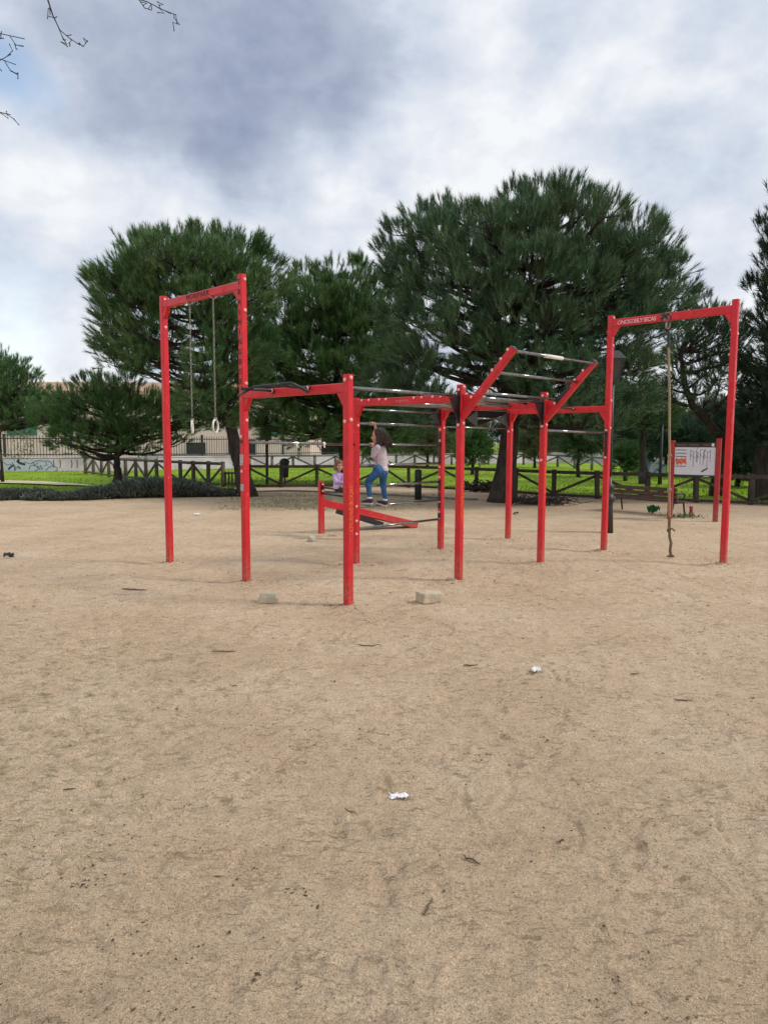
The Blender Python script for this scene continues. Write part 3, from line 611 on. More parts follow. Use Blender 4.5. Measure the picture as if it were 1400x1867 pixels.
bush(1392, 800, 50, 33, NEED2, 'dense bush at the right edge of the photo behind the fence', LOBR+[(-.9, .3, .5), (-.3, .9, .5)])
bush(1190, 820, 30, 44, DARKN, 'dark distant bush between bench and slim pine trunk', LOBR)
# far trees that close the horizon behind the wall
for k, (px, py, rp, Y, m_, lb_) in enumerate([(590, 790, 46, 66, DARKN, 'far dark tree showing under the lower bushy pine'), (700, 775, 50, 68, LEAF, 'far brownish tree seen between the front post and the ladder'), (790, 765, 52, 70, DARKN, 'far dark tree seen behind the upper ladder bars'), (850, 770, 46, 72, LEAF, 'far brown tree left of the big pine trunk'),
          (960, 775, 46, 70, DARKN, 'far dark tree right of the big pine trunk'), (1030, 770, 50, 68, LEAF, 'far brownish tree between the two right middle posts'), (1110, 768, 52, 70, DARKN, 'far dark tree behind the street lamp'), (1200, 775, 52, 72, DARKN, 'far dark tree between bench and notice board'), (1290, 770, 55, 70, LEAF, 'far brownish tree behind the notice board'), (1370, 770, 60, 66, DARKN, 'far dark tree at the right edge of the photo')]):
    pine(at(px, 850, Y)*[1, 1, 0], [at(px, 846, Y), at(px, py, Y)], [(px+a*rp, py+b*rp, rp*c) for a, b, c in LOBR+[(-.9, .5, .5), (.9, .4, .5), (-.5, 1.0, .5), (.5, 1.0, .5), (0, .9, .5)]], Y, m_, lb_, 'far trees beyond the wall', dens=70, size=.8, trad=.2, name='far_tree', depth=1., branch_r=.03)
# young broadleaf sapling at the left edge
sb = G(6, 882); t = thing('sapling', tuple(sb), 'thin sapling with sparse small leaves at the left edge of the lawn', 'tree')
MB().tube([sb, at(4, 850, sb[1]), at(0, 800, sb[1]), at(5, 770, sb[1])], [.07, .055, .04, .02], 8).build('trunk', TWIGM, t, True)
n = 900; cpos = np.stack([at(RNG.uniform(-20, 62), RNG.uniform(785, 838), sb[1]+RNG.uniform(-.9, .9)) for _ in range(n)])
cpos = cpos[fbm(cpos[:, 0]*3, cpos[:, 2]*3, 2) > -.15]; V = []
for c in cpos:
    d = RNG.normal(size=3); e = RNG.normal(size=3); d /= np.linalg.norm(d); e /= np.linalg.norm(e); V += [c, c+d*.09, c+d*.05+e*.05]
np_mesh('crown', np.array(V), np.arange(len(V)).reshape(-1, 3), LEAF, t)
# bare tree whose twigs hang into the top left corner
bt = thing('bare_tree', (-5.4, 4.4, 0), 'leafless tree whose twigs hang into the top left corner', 'tree')
MB().tube([(-5.4, 4.4, -.1), (-5.35, 4.45, 1.5), (-5.2, 4.6, 3.2), (-5.1, 4.8, 5.0), (-4.9, 5., 7)], [.2, .16, .13, .10, .05], 12).build('trunk', BARK, bt, True)
brm = MB()
def twigs(mb, path, r0, rng, depth=0):
    pts = [np.array(p) for p in path]; n = len(pts)
    mb.tube(pts, [max(r0*.52*(1-.75*i/(n-1)), .0026) for i in range(n)], 6)
    if depth > 1: return
    for i in range(1, n):
        for k in range(1):
            d = pts[i]-pts[i-1]; ln = min(np.linalg.norm(d), .11)*(rng.uniform(.8, 1.4) if depth == 0 else rng.uniform(.4, .7))
            dv = d/np.linalg.norm(d) + rng.normal(size=3)*(.42 if depth == 0 else .5); dv /= np.linalg.norm(dv); p = pts[i-1]+d*rng.uniform(.2, 1)
            q = [p, p+dv*ln*.5+rng.normal(size=3)*.02, p+dv*ln+np.array([0, 0, -.0])+rng.normal(size=3)*.02]
            twigs(mb, q, max(r0*.5, .005), rng, depth+1)
            mb.ell(q[-1], .0045, n=6, m=4); mb.ell(q[1], .004, n=6, m=4)
trng = np.random.default_rng(5)
Yt = 5.2
for top, path, r0 in [((-4.95, 4.95, 6.3), [(70, -60), (88, 0), (97, 28), (110, 55), (128, 70), (146, 82)], .012),
                  ((-4.95, 4.95, 6.6), [(215, -60), (245, -4), (268, 3), (290, 14), (312, 25)], .010),
                  ((-5.15, 4.7, 4.9), [(-30, 44), (0, 61), (46, 71)], .007),
                  ((-5.15, 4.7, 4.7), [(-30, 94), (0, 107), (30, 118)], .006),
                  ((-5.2, 4.6, 4.3), [(-30, 198), (20, 209)], .006)]:
    pp = [at(x, y, Yt) for x, y in path]
    brm.tube(curve_pts(top, pp[0], 6, -.06, .05), [.05, .042, .035, .028, .022, .017, r0], 6)
    twigs(brm, pp, r0, trng)
brm.build('branches', TWIGM, bt, True)

# lavender bushes along the left edge of the court
def lavender(c, r, h, lab):
    n = int(1500*r*r)+260; a = RNG.random(n)*2*math.pi; q = RNG.random(n)**.5
    base = np.stack([c[0]+np.cos(a)*q*r*.75, c[1]+np.sin(a)*q*r*.75, np.full(n, .0)], -1)
    el = 1.45-.9*q + RNG.normal(size=n)*.15; d = np.stack([np.cos(a)*np.cos(el), np.sin(a)*np.cos(el), np.sin(el)], -1)
    ln = h*(.75+.35*RNG.random(n)); tip = base+d*ln[:, None]; mid = base+d*ln[:, None]*RNG.uniform(.35, .8, n)[:, None]
    V = []; w_ = RNG.normal(size=(n, 3)); w_[:, 2] *= .3; w_ = w_/np.linalg.norm(w_, axis=1, keepdims=True)*.022
    V = np.stack([base-w_*.6, base+w_*.6, tip], 1).reshape(-1, 3)
    w2 = RNG.normal(size=(n, 3))*.05; V2 = np.stack([mid, mid+w2, tip+w2*.3], 1).reshape(-1, 3)
    V = np.concatenate([V, V2])
    o = np_mesh('lavender_bush', V, np.arange(len(V)).reshape(-1, 3), LAV); place_top(o, (c[0], c[1], 0))
    tag(o, lab, 'bush', 'lavender bushes edging the sand court')
lv = [(-20, 903, 1.0, .50, 'leftmost grey green lavender clump, cut by the photo edge'), (14, 901, .8, .62, 'grey green lavender clump under the sapling'), (48, 900, 1.0, .60, 'tall lavender clump just right of the sapling'), (90, 902, .9, .45, 'low lavender clump in front of the end of the pale path'),
      (125, 902, .9, .42, 'low lavender clump below the graffiti end of the wall'), (160, 901, .9, .50, 'lavender clump left of the small forked pine'), (192, 899, .9, .62, 'lavender clump touching the left side of the forked pine trunk'), (232, 898, .9, .70, 'lavender clump touching the right side of the forked pine trunk'),
      (262, 896, 1.0, .80, 'tall lavender clump half hidden by the outermost red post'), (292, 896, 1.0, .85, 'tallest lavender clump, directly behind the outermost red post'), (322, 896, .9, .75, 'tall lavender clump just right of the outermost red post'), (352, 896, .8, .50, 'lavender clump under the hanging rings'), (382, 896, .7, .40, 'small lavender clump at the end of the pale wooden fence'), (410, 896, .6, .35, 'lowest lavender clump beside the leaning pine trunk')]
for px, py, r, h, lab in lv: lavender(G(px, py+8), r*.9, h*(.50 if px < 170 else .60 if px < 240 else .72), lab)

# ---------------------------------------------------------------- walls, fences, building
wall_pts = [(-45, 33), (-22, 37), (-12.5, 40.2), (0, 50), (14, 58), (24, 52), (40, 40)]
wt = thing('boundary_wall', (-12.5, 40.2, 0), 'low pale grey wall with graffiti running behind the lawn', 'wall')
for i, (a, b) in enumerate(zip(wall_pts[:-1], wall_pts[1:])):
    a = np.array([*a, 0.]); b = np.array([*b, 0.]); h = .72
    mb = MB(); mb.bar(a+[0, 0, h/2-.05], b+[0, 0, h/2-.05], .25, h+.1); mb.bar(a+[0, 0, h+.03], b+[0, 0, h+.03], .31, .06)
    mb.build('wall_section', WALLM, wt)
a = np.array([-22, 37., 0]); b = np.array([-12.5, 40.2, 0]); ad = (b-a)/np.linalg.norm(b-a); an = np.array([ad[1], -ad[0], 0])
o_ = at(75, 848, 1.)  # direction only
def on_wall(px, py):                                  # wall-plane coordinates of a mark on the left section
    d = ray(px, py); q = a+an*.126; t_ = ((q-np.array([0, 0, EYE]))@an)/(d@an); p = np.array([0, 0, EYE])+t_*d; return ((p-a)@ad, p[2])
gr = MB(); wt_col = mat('pale_blue_spray', (.50, .53, .62), .8, (.44, .47, .56), 2)
pg = [on_wall(*p) for p in [(2, 858), (5, 839), (30, 838), (60, 838), (90, 838), (97, 846), (106, 853), (105, 859), (60, 859)]]
gr.prism(pg, .004, a+an*.129, ad, [0, 0, 1], an); gr.build('graffiti_fill', wt_col, wt)
gl = MB(); ik = mat('black_spray', (.03, .035, .06), .6)
for st, wd_ in [([(5, 842), (14, 848), (24, 846), (24, 842)], .03), ([(16, 856), (22, 850), (27, 848)], .10), ([(32, 840), (36, 844), (47, 847)], .12), ([(36, 838), (32, 842)], .1), ([(28, 858), (28, 850), (32, 854), (34, 850), (38, 855)], .07),
                ([(45, 842), (56, 846), (68, 840), (92, 841)], .03), ([(54, 856), (55, 850), (62, 848), (69, 851), (69, 857), (63, 859)], .035), ([(74, 848), (78, 856)], .04), ([(70, 850), (74, 857)], .04), ([(83, 842), (87, 848), (80, 849)], .03), ([(84, 858), (90, 852), (98, 849), (105, 853), (105, 858), (97, 860)], .035), ([(92, 841), (97, 848)], .03), ([(60, 842), (64, 848), (70, 844)], .03)]:
    gl.ribbon([on_wall(*p) for p in st], wd_, a+an*.132, ad, [0, 0, 1])
gl.build('graffiti', ik, wt)
ru = MB()
for px in (98, 110, 131, 141): ru.ribbon([on_wall(px, 838), on_wall(px+1, 846), on_wall(px, 853)], .05, a+an*.13, ad, [0, 0, 1])
ru.build('rust_stain', mat('rust_stain', (.26, .14, .09), .9), wt)
# iron railing on the wall
ft = thing('iron_railing', (-12.5, 40.2, .78), 'tall rusty iron railing of pointed bars standing on the pale wall', 'railing')
for a_, b_ in zip(wall_pts[:-1], wall_pts[1:]):
    a_ = np.array([*a_, .78]); b_ = np.array([*b_, .78]); Ln = np.linalg.norm(b_-a_); nb = int(Ln/.15); mb = MB()
    for k in range(nb):
        p = a_+(b_-a_)*(k+.5)/nb; mb.bar(p, p+[0, 0, 1.12], .026, .026); 
    for z in (.12, .96): mb.bar(a_+[0, 0, z], b_+[0, 0, z], .05, .05)
    mb.build('bars', RUSTY, ft)
    for k in range(int(Ln/4)):
        p = a_+(b_-a_)*(k+.5)/int(Ln/4); MB().bar(p-[0, 0, .02], p+[0, 0, 1.2], .12, .12).build('post', IRON, ft)
# wooden post and rail fences
def wood_fence(label, feet_, h, diag, m, thick=.12, lean=0., rnd=False, name='wooden_fence', lower=True, base=.06):
    t = thing(name, tuple(np.array([*feet_[0][:2], 0])), label, 'fence'); tops = []
    for i, p in enumerate(feet_):
        p = np.array([*p[:2], 0.]); lx = RNG.uniform(-1, 1)*.03 + lean*(i % 2); q = p+np.array([lx, 0, h+.03]); tops.append(q)
        (MB().tube([p-[0, 0, .1], q], thick/2, 10) if rnd else MB().bar(p-[0, 0, .1], q, thick, thick*.8)).build('post', m, t, rnd)
    for i in range(len(feet_)-1):
        a = np.array([*feet_[i][:2], 0.]); b = np.array([*feet_[i+1][:2], 0.]); ta = tops[i]-[0, 0, .075]; tb_ = tops[i+1]-[0, 0, .075]; u = (b-a)/np.linalg.norm(b-a); nn = np.array([u[1], -u[0], 0])*(thick*.5+.012)
        (MB().tube([ta+nn, tb_+nn], thick*.36, 8) if rnd else MB().bar(ta+nn, tb_+nn, .05, .10, nn)).build('rail', m, t)
        if lower: MB().bar(a+[0, 0, base]+nn, b+[0, 0, base]+nn, .05, .08, nn).build('rail', m, t)
        k = diag[i % len(diag)]
        if k: 
            p, q = (a+[0, 0, .10], tb_-[0, 0, .07]) if k > 0 else (ta-[0, 0, .07], b+[0, 0, .10])
            (MB().tube([p, q], thick*.3, 8) if rnd else MB().bar(p, q, .045, .075, nn)).build('brace', m, t)
    return t
nf = [G(455, 888), G(513, 888.5), G(578, 888), G(640, 887), G(700, 887), G(745, 889), G(806, 892), G(868, 896), G(939, 900), G(1009, 905), G(1088, 909), G(1178, 912), G(1268, 916), G(1367, 920), G(1480, 925), G(1600, 930)]
wood_fence('dark wooden post and rail fence crossing behind the whole play area', nf, .80, [-1, 1, -1, 1, -1, 1, -1, 1, -1, 1, -1, 1, -1, 1, -1], WOOD, .15)
lf = [G(157, 864), G(171, 866), G(186, 868), G(200, 871), G(230, 874), G(249, 876), G(267, 877), G(287, 879), G(330, 883), G(354, 886), G(380, 887), G(407, 889)]
wood_fence('pale round pole fence on the left, ending beside the leaning pine', lf, .90, [1, -1], WOODL, .15, rnd=True, base=.12)
ff = [G(262, 856), G(300, 855.5), G(337, 855), G(373, 855), G(415, 855), G(456, 855), G(496, 854.5), G(535, 854), G(574, 854), G(612, 853), G(650, 852), G(686, 851), G(722, 850.5), G(756, 850), G(791, 849), G(823, 848), G(857, 847.5), G(890, 847), G(922, 847), G(954, 848), G(985, 849), G(1016, 852), G(1047, 855), G(1078, 858), G(1108, 861), G(1140, 864), G(1180, 868)]
wood_fence('grey wooden fence far across the lawn, in front of the pale wall', ff, .82, [1, -1], WOODG, .17, rnd=True, lower=False)
# little dark gate of palings between the fences
gt_ = thing('paling_gate', tuple(G(430, 889)), 'low dark paling gate behind the leaning pine trunk', 'gate')
g0 = G(410, 889); g1 = G(452, 889)
for k in range(7):
    p = g0+(g1-g0)*(k+.3)/7; MB().bar(p, p+[0, 0, .58], .08, .04).build('paling', WOOD, gt_)
for z in (.15, .52): MB().bar(g0+[0, -.06, z], g1+[0, -.06, z], .04, .07).build('rail', WOOD, gt_)
# cream building
bl = thing('school_building', (-18, 56, 0), 'long cream building with orange tiled roof behind the left trees', 'building')
def bpt(px, z, Y): return at(px, 800, Y)[0]
x0, x1 = -36., -5.5; Yb = 54.
MB().box(((x0+x1)/2, Yb+5, 2.45), (x1-x0, 10, 5.0)).build('wall', CREAM, bl)
rf = MB(); rf.prism([(-.6, 0), (5.0, 1.0), (10.6, 0), (10.6, .22), (5.0, 1.25), (-.6, .22)], x1-x0+1.2, ((x0+x1)/2, Yb, 4.96), [0, 1, 0], [0, 0, 1], [1, 0, 0])
rfo = rf.build('roof', TILE, bl)
tl = MB()
for k in range(150):
    x = x0-.5+k*(x1-x0+1.)/150; tl.bar((x, Yb-.62, 5.2), (x, Yb+4.9, 6.24), .12, .06)
tl.build('tile_ridges', TILE, rfo)
for (xa, xb, za, zb, m) in [(-27.8, -25.6, 2.0, 3.2, GREENW), (-33, -30.5, 2.0, 3.2, GREENW), (-24.6, -23., 2.2, 3.2, GLASSD), (-20.5, -18.5, 2.0, 3.2, GREENW), (-14.6, -13.2, .55, 1.5, GLASSD), (-11.5, -9.5, .6, 1.7, GLASSD), (-9., -7.4, 2.0, 3.2, GREENW)]:
    fr_ = MB(); w_ = xb-xa; h_ = zb-za; cx = (xa+xb)/2; cz = (za+zb)/2
    for s_ in (-1, 1): fr_.box((cx+s_*(w_/2-.04), Yb-.03, cz), (.08, .1, h_)); fr_.box((cx, Yb-.04, cz+s_*(h_/2-.04)), (w_-.17, .1, .08))
    fo = fr_.build('window', GREENW if m is GREENW else IRON, bl); MB().box((cx, Yb-.012, cz), (w_-.17, .05, h_-.17)).build('pane', m, fo)
MB().box((-23.1, Yb-.06, 2.55), (.12, .12, 3.)).build('downpipe', IRON, bl)
# small items on the lawn side
sg = thing('sign_on_pole', tuple(G(487, 884)), 'square grey sign on a thin black pole behind the long low bar', 'sign'); sp = G(487, 884)
MB().tube([sp, at(487, 790, sp[1])], .055, 8).build('pole', IRON, sg)
MB().box(at(485, 790, sp[1]-.08), (.40, .06, .52)).build('panel', mat('grey_sign_back', (.10, .10, .10), .6), sg)
bn = thing('litter_bin', tuple(G(519, 885)), 'black litter bin hung on a fence post beside the grey sign', 'bin'); bp = G(519, 885); cb = at(519, 855, bp[1]-.25)
b_ = MB(); b_.tube([cb+[0, 0, -.32], cb+[0, 0, -.30], cb+[0, 0, .22]], [.10, .14, .17], 14); b_.build('bin_body', IRON, bn, True)
MB().ell(cb+[0, 0, .26], (.19, .19, .14)).build('lid', IRON, bn, True)
MB().bar((cb[0], cb[1]+.02, 0), (cb[0], cb[1]+.02, cb[2]-.25), .05, .05).build('support', IRON, bn)
bd = G(762, 911); bo = MB(); bo.tube([bd-[0, 0, .05], bd+[0, 0, .82], bd+[0, 0, .86], bd+[0, 0, .88]], [.10, .10, .09, .02], 16); o = bo.build('bollard', mat('dark_green_bollard', (.012, .022, .018), .6), None, True); place_top(o, bd)
tag(o, 'dark cylindrical bollard standing behind the climbing ladder', 'bollard')
# street lantern
lp = G(1107, 971); lt = thing('street_lamp', tuple(lp), 'black classic street lamp standing behind the tall red post', 'street lamp')
def prof(c, pr, n=12): return MB().tube([c+np.array([0, 0, z]) for z, r in pr], [r for z, r in pr], n)
prof(lp, [(0, .105), (.5, .082), (.56, .08), (.60, .12), (.66, .13), (.70, .09), (.78, .07), (.82, .10), (.88, .10), (.92, .055), (1.05, .05)], 12).build('base', IRON, lt, True)
MB().tube([lp+[0, 0, 1.04], lp+[0, 0, 2.78]], [.045, .035], 10).build('pole', IRON, lt, True)
zc = 2.82
pl = lambda z, h: [lp+np.array([sx*h, sy*h, z]) for sx, sy in ((-1, -1), (1, -1), (1, 1), (-1, 1))]
q4 = [(0, 1, 5, 4), (1, 2, 6, 5), (2, 3, 7, 6), (3, 0, 4, 7)]
MB().add(pl(zc, .075)+pl(zc+.36, .142), q4+[(3, 2, 1, 0)]).build('glass', LGLASS, lt)
fm = MB()
for i in range(4): fm.bar(pl(zc, .08)[i], pl(zc+.36, .147)[i], .022, .022)
for z, h in ((zc, .083), (zc+.36, .152)):
    c4 = pl(z, h)
    for i in range(4): fm.bar(c4[i], c4[(i+1) % 4], .03, .03)
fm.tube([lp+[0, 0, 2.76], lp+[0, 0, zc+.02]], [.04, .09], 8); fm.build('lantern_frame', IRON, lt)
MB().add(pl(zc+.375, .185)+pl(zc+.52, .08)+pl(zc+.53, .0), q4+[(4, 5, 9, 8), (5, 6, 10, 9), (6, 7, 11, 10), (7, 4, 8, 11), (3, 2, 1, 0)]).build('lantern_cap', IRON, lt)
MB().ell(lp+[0, 0, zc+.56], (.025, .025, .05)).build('finial', IRON, lt, True)
# thin lamp mast beyond the fence
mp_ = G(1202, 884); o = MB().tube([mp_, mp_+[0, 0, .5], mp_+[0, 0, 3.4]], [.09, .06, .05], 10).build('lamp_mast', IRON, None, True); place_top(o, mp_); tag(o, 'thin dark mast rising from the grass behind the bench', 'mast')
# playground panel in blue and white beyond the fence
bp_ = G(1180, 869); o = MB().box(bp_+[0, 0, .35], (1.1, .06, .65)).box(bp_+[.75, .1, .3], (.35, .06, .6)).build('play_panel', mat('blue_white_panel', (.10, .28, .55), .5, (.7, .75, .8), 2.2, lo=.48, hi=.52)); place_top(o, bp_)
tag(o, 'blue and white play panel on the grass behind the slim pine trunk', 'play panel')

# ---------------------------------------------------------------- notice board
A1 = G(1220, 946); A2 = G(1303, 951)
nb = thing('notice_board', tuple((A1+A2)/2), 'white notice board with orange graffiti between two red posts', 'notice board')
ud = (A2-A1)/np.linalg.norm(A2-A1); un = np.array([ud[1], -ud[0], 0])
for p, py in ((A1, 803), (A2, 799)):
    h = at(1260, py, p[1])[2]; MB().bar(p-[0, 0, .1], p+[0, 0, h], .10, .10, un).build('post', REDOLD, nb)
zt, zb_ = at(1260, 807, 15.7)[2], at(1260, 870, 15.7)[2]; Wd = np.linalg.norm(A2-A1)-.11; c0 = (A1+A2)/2
pan = MB().bar(c0-ud*Wd/2+[0, 0, (zt+zb_)/2], c0+ud*Wd/2+[0, 0, (zt+zb_)/2], .03, zt-zb_, un).build('panel', BOARDW, nb)
hP = zt-zb_; o0 = c0+un*.0155+np.array([0, 0, (zt+zb_)/2])
hd = MB(); hd.prism([(-Wd/2, hP/2-.10), (Wd/2, hP/2-.10), (Wd/2, hP/2), (-Wd/2, hP/2)], .004, o0, ud, [0, 0, 1], un)
hd.prism([(-Wd/2, -hP/2), (Wd/2, -hP/2), (Wd/2, -hP/2+.05), (-Wd/2, -hP/2+.05)], .004, o0, ud, [0, 0, 1], un); hd.build('header', BLACK, pan)
de = MB(); bx0 = -Wd/2
for k in range(6): de.ribbon([(bx0+.02, hP/2-.16-.07*k), (bx0+.02+.22*(1 if k != 4 else .5), hP/2-.16-.07*k)], .014, o0, ud, [0, 0, 1], .003)
de.build('text_lines', TEXTM, pan)
sk_ = MB(); dg0 = bx0+.30; dw = Wd-.36
for k in range(9):
    xx = dg0+dw*(.05+.1*k+.03*(k % 3)); zz = hP/2-.15-.05*(k % 2); sk_.ribbon([(xx, zz), (xx, zz-.22-.05*((k*2) % 3))], .008, o0, ud, [0, 0, 1], .003)
    if k < 8: sk_.ribbon([(xx, zz), (xx+dw*.11, zz-.05+.06*(k % 3))], .007, o0, ud, [0, 0, 1], .003); sk_.ribbon([(xx, zz-.1), (xx+dw*.1, zz-.16+.04*(k % 2))], .006, o0, ud, [0, 0, 1], .003)
sk_.ribbon([(dg0+dw*.55, -hP/2+.12), (dg0+dw*.82, -hP/2+.2)], .03, o0, ud, [0, 0, 1], .003)
sk_.build('frame_diagram', mat('dark_plum_ink', (.08, .03, .06), .5), pan)
og = MB(); og.ribbon([(bx0+.02+.022*k, -.03+.085*math.sin(k*2.3)) for k in range(11)], .025, o0, ud, [0, 0, 1], .0045)
og.ribbon([(bx0+.03+.02*k, -.05+.06*math.sin(k*1.7+1)) for k in range(10)], .02, o0, ud, [0, 0, 1], .0045); og.build('graffiti', ORANGE, pan)
hl = MB(); 
for xx, ww in ((.03, .2), (.30, .18), (.58, .16)): hl.ribbon([(bx0+xx+ww*k/10, hP/2-.05+.012*(-1)**k) for k in range(11)], .012, o0, ud, [0, 0, 1], .004)
hl.build('header_print', mat('dull_orange_print', (.35, .10, .07), .5), pan)
hw = MB(); hw.prism([(Wd/2-.08, hP/2-.08), (Wd/2-.03, hP/2-.08), (Wd/2-.03, hP/2-.015), (Wd/2-.08, hP/2-.015)], .007, o0, ud, [0, 0, 1], un)
hw.ribbon([(Wd/2-.22+.012*k, -hP/2+.022+.006*(-1)**k) for k in range(10)], .012, o0, ud, [0, 0, 1], .004); hw.build('emblem', WHITE, pan)

# ---------------------------------------------------------------- park bench seen from behind
b0 = np.array([6.62, 16.5, 0]); bd_ = np.array([-.6, .8, 0]); fr_d = np.array([.8, .6, 0]); BL = 1.8
be = thing('park_bench', tuple(b0+bd_*.9), 'dark slatted park bench seen from behind, in front of the fence', 'bench')
for i, z in enumerate((.60, .49, .385)):
    off = -fr_d*(.03*(2-i)*-1+.03); MB().bar(b0-bd_*.02+fr_d*(.02+.02*i)+[0, 0, z], b0+bd_*(BL+.02)+fr_d*(.02+.02*i)+[0, 0, z], .03, .085, fr_d).build('back_slat', BENCHW, be)
for k in range(4): MB().bar(b0-bd_*.02+fr_d*(.10+.10*k)+[0, 0, .32], b0+bd_*(BL+.02)+fr_d*(.10+.10*k)+[0, 0, .32], .08, .03, fr_d).build('seat_slat', BENCHW, be)
for s_ in (.06, BL-.06):
    p = b0+bd_*s_
    MB().tube([p-fr_d*.06, p+fr_d*.03+[0, 0, .3], p+fr_d*.0+[0, 0, .64]], .024, 8).build('leg', IRON, be)
    MB().tube([p+fr_d*.50, p+fr_d*.44+[0, 0, .3], p+fr_d*.47+[0, 0, .46], p+fr_d*.40+[0, 0, .50], p+fr_d*.08+[0, 0, .48]], .022, 8).build('armrest', IRON, be)
    MB().bar(p+fr_d*.03+[0, 0, .29], p+fr_d*.46+[0, 0, .29], .03, .03).build('seat_bracket', IRON, be)

# ---------------------------------------------------------------- the red training frame
TH = .773
ua = np.array([-math.cos(TH), math.sin(TH), 0]); ub = np.array([math.sin(TH), math.cos(TH), 0]); up = np.array([0, 0, 1.])
O3 = np.array([-.3653, 7.4004, 0])
def P(i, j, z=0.): return O3 + i*1.8017*ua + j*1.8183*ub + up*z
PW = .082; H2 = PW/2
root = thing('training_frame', tuple(P(.7, 1.4)), 'large red steel climbing and training frame with black bars on the sand', 'climbing frame')
def post(i, j, h, foot=-.15):
    a = P(i, j, foot); a[2] = foot
    o = MB().bar(a, P(i, j, h), PW, PW, ua).build('post', RED, root); return o
PO = {k: post(i, j, h) for k, i, j, h in [(1, 2, 0, 3.6), (2, 1, 0, 3.61), (3, 0, 0, 2.36), (4, 1, 1, 2.272), (5, 1, 2, 2.272), (6, 0, 1, 2.36), (7, 0, 2, 2.36), (8, 1, 3, 2.245), (9, 0, 3, 3.60), (10, -1, 3, 3.61)]}
IJ = {1: (2, 0), 2: (1, 0), 3: (0, 0), 4: (1, 1), 5: (1, 2), 6: (0, 1), 7: (0, 2), 8: (1, 3), 9: (0, 3), 10: (-1, 3)}
def cap(p, n, parent, r=.019):
    a, b, d = frame(n); m = MB(); c = np.array(p)
    m.ell(c, (r, r, r*.62), (a, b, d), 12, 7); return m.build('bolt_cap', CAP, parent, True)
def caps(k, face, zs, dx=0.):
    n = -ub if face == 'L' else -ua; side = ua if face == 'L' else ub
    for z in zs: cap(P(*IJ[k], z)+n*(H2+.004)+side*dx, n, PO[k], .021)
caps(1, 'R', [3.55, 3.19]); caps(2, 'R', [3.55, 3.20, 2.36, 1.93], .008); caps(2, 'L', [1.74, 1.33], .0)
caps(3, 'L', [2.305, 1.89]); caps(3, 'R', [2.325, 1.905]); caps(4, 'R', [1.9]); caps(6, 'L', [2.30, 1.885]); caps(6, 'R', [2.33, 1.905])
caps(7, 'L', [2.31, 1.9, 1.44]); caps(7, 'R', [2.33, 1.92]); caps(5, 'L', [1.87, 1.70, 1.30, 1.14, .76, .60, .49]); caps(5, 'R', [1.89])
caps(8, 'L', [1.86]); caps(8, 'R', [1.88]); caps(9, 'R', [3.56, 3.15, 2.32, 1.90]); caps(9, 'L', [1.87, 1.45]); caps(10, 'R', [3.56, 3.15])
caps(4, 'R', [.80, .60, .42], -.03)
def strip(k, z0, z1, w_=.045):
    MB().bar(P(*IJ[k], z0)-ub*(H2+.002), P(*IJ[k], z1)-ub*(H2+.002), w_, .007, ua).build('black_plate', BLACK, PO[k])
for a_ in [(6, 1.86, 2.33), (7, 1.87, 2.33), (9, 1.42, 1.90), (5, 1.35, 1.83), (5, .93, 1.10), (5, .66, .90), (5, .47, .62), (2, 1.66, 1.70)]: strip(*a_)
def gusset(k, d, z, m=RED, a_=.10, h_=.13, th=.06, name='corner_brace'):
    az = np.cross(d, up); o = MB().prism([(0, 0), (a_, 0), (a_*.9, -.012), (.014, -h_), (0, -h_)], th, P(*IJ[k], z)+d*(H2-.001), d, up, az).build(name, m, root); return o
def beam(k1, k2, zc, h=.095, wd=.07):
    p = P(*IJ[k1], zc); q = P(*IJ[k2], zc); d = (q-p)/np.linalg.norm(q-p)
    o = MB().bar(p+d*(H2-.002), q-d*(H2-.002), h, wd, up).build('beam', RED, root)
    gusset(k1, d, zc-h/2, th=wd*.85); gusset(k2, -d, zc-h/2, th=wd*.85); return o
b12 = beam(1, 2, 3.487); b23 = beam(2, 3, 2.228); b46 = beam(4, 6, 2.203, .095); b57 = beam(5, 7, 2.19, .09); b89 = beam(8, 9, 2.197, .095); b910 = beam(9, 10, 3.483, .11)
for s in (.151, .287, .481, .601, 1.087, 1.215, 1.393, 1.523): cap(P(1, 1, 2.231)-ua*s-ub*.04, -ub, b46, .0175)
for s in (1.212, 1.522): cap(P(1, 2, 2.228)-ua*s-ub*.05, -ub, b57); MB().tube([P(1, 2, 2.228)-ua*s-ub*.036, P(1, 2, 2.228)-ua*s-ub*.046], .03, 14).build('flange', BLACK, b57)
s = 1.224; cap(P(1, 3, 2.208)-ua*s-ub*.05, -ub, b89); MB().tube([P(1, 3, 2.208)-ua*s-ub*.036, P(1, 3, 2.208)-ua*s-ub*.046], .03, 14).build('flange', BLACK, b89)
def rod(p, q, r=.0155, name='rung', m=STEELB): return MB().tube([p, q], r, 10).build(name, m, root, True)
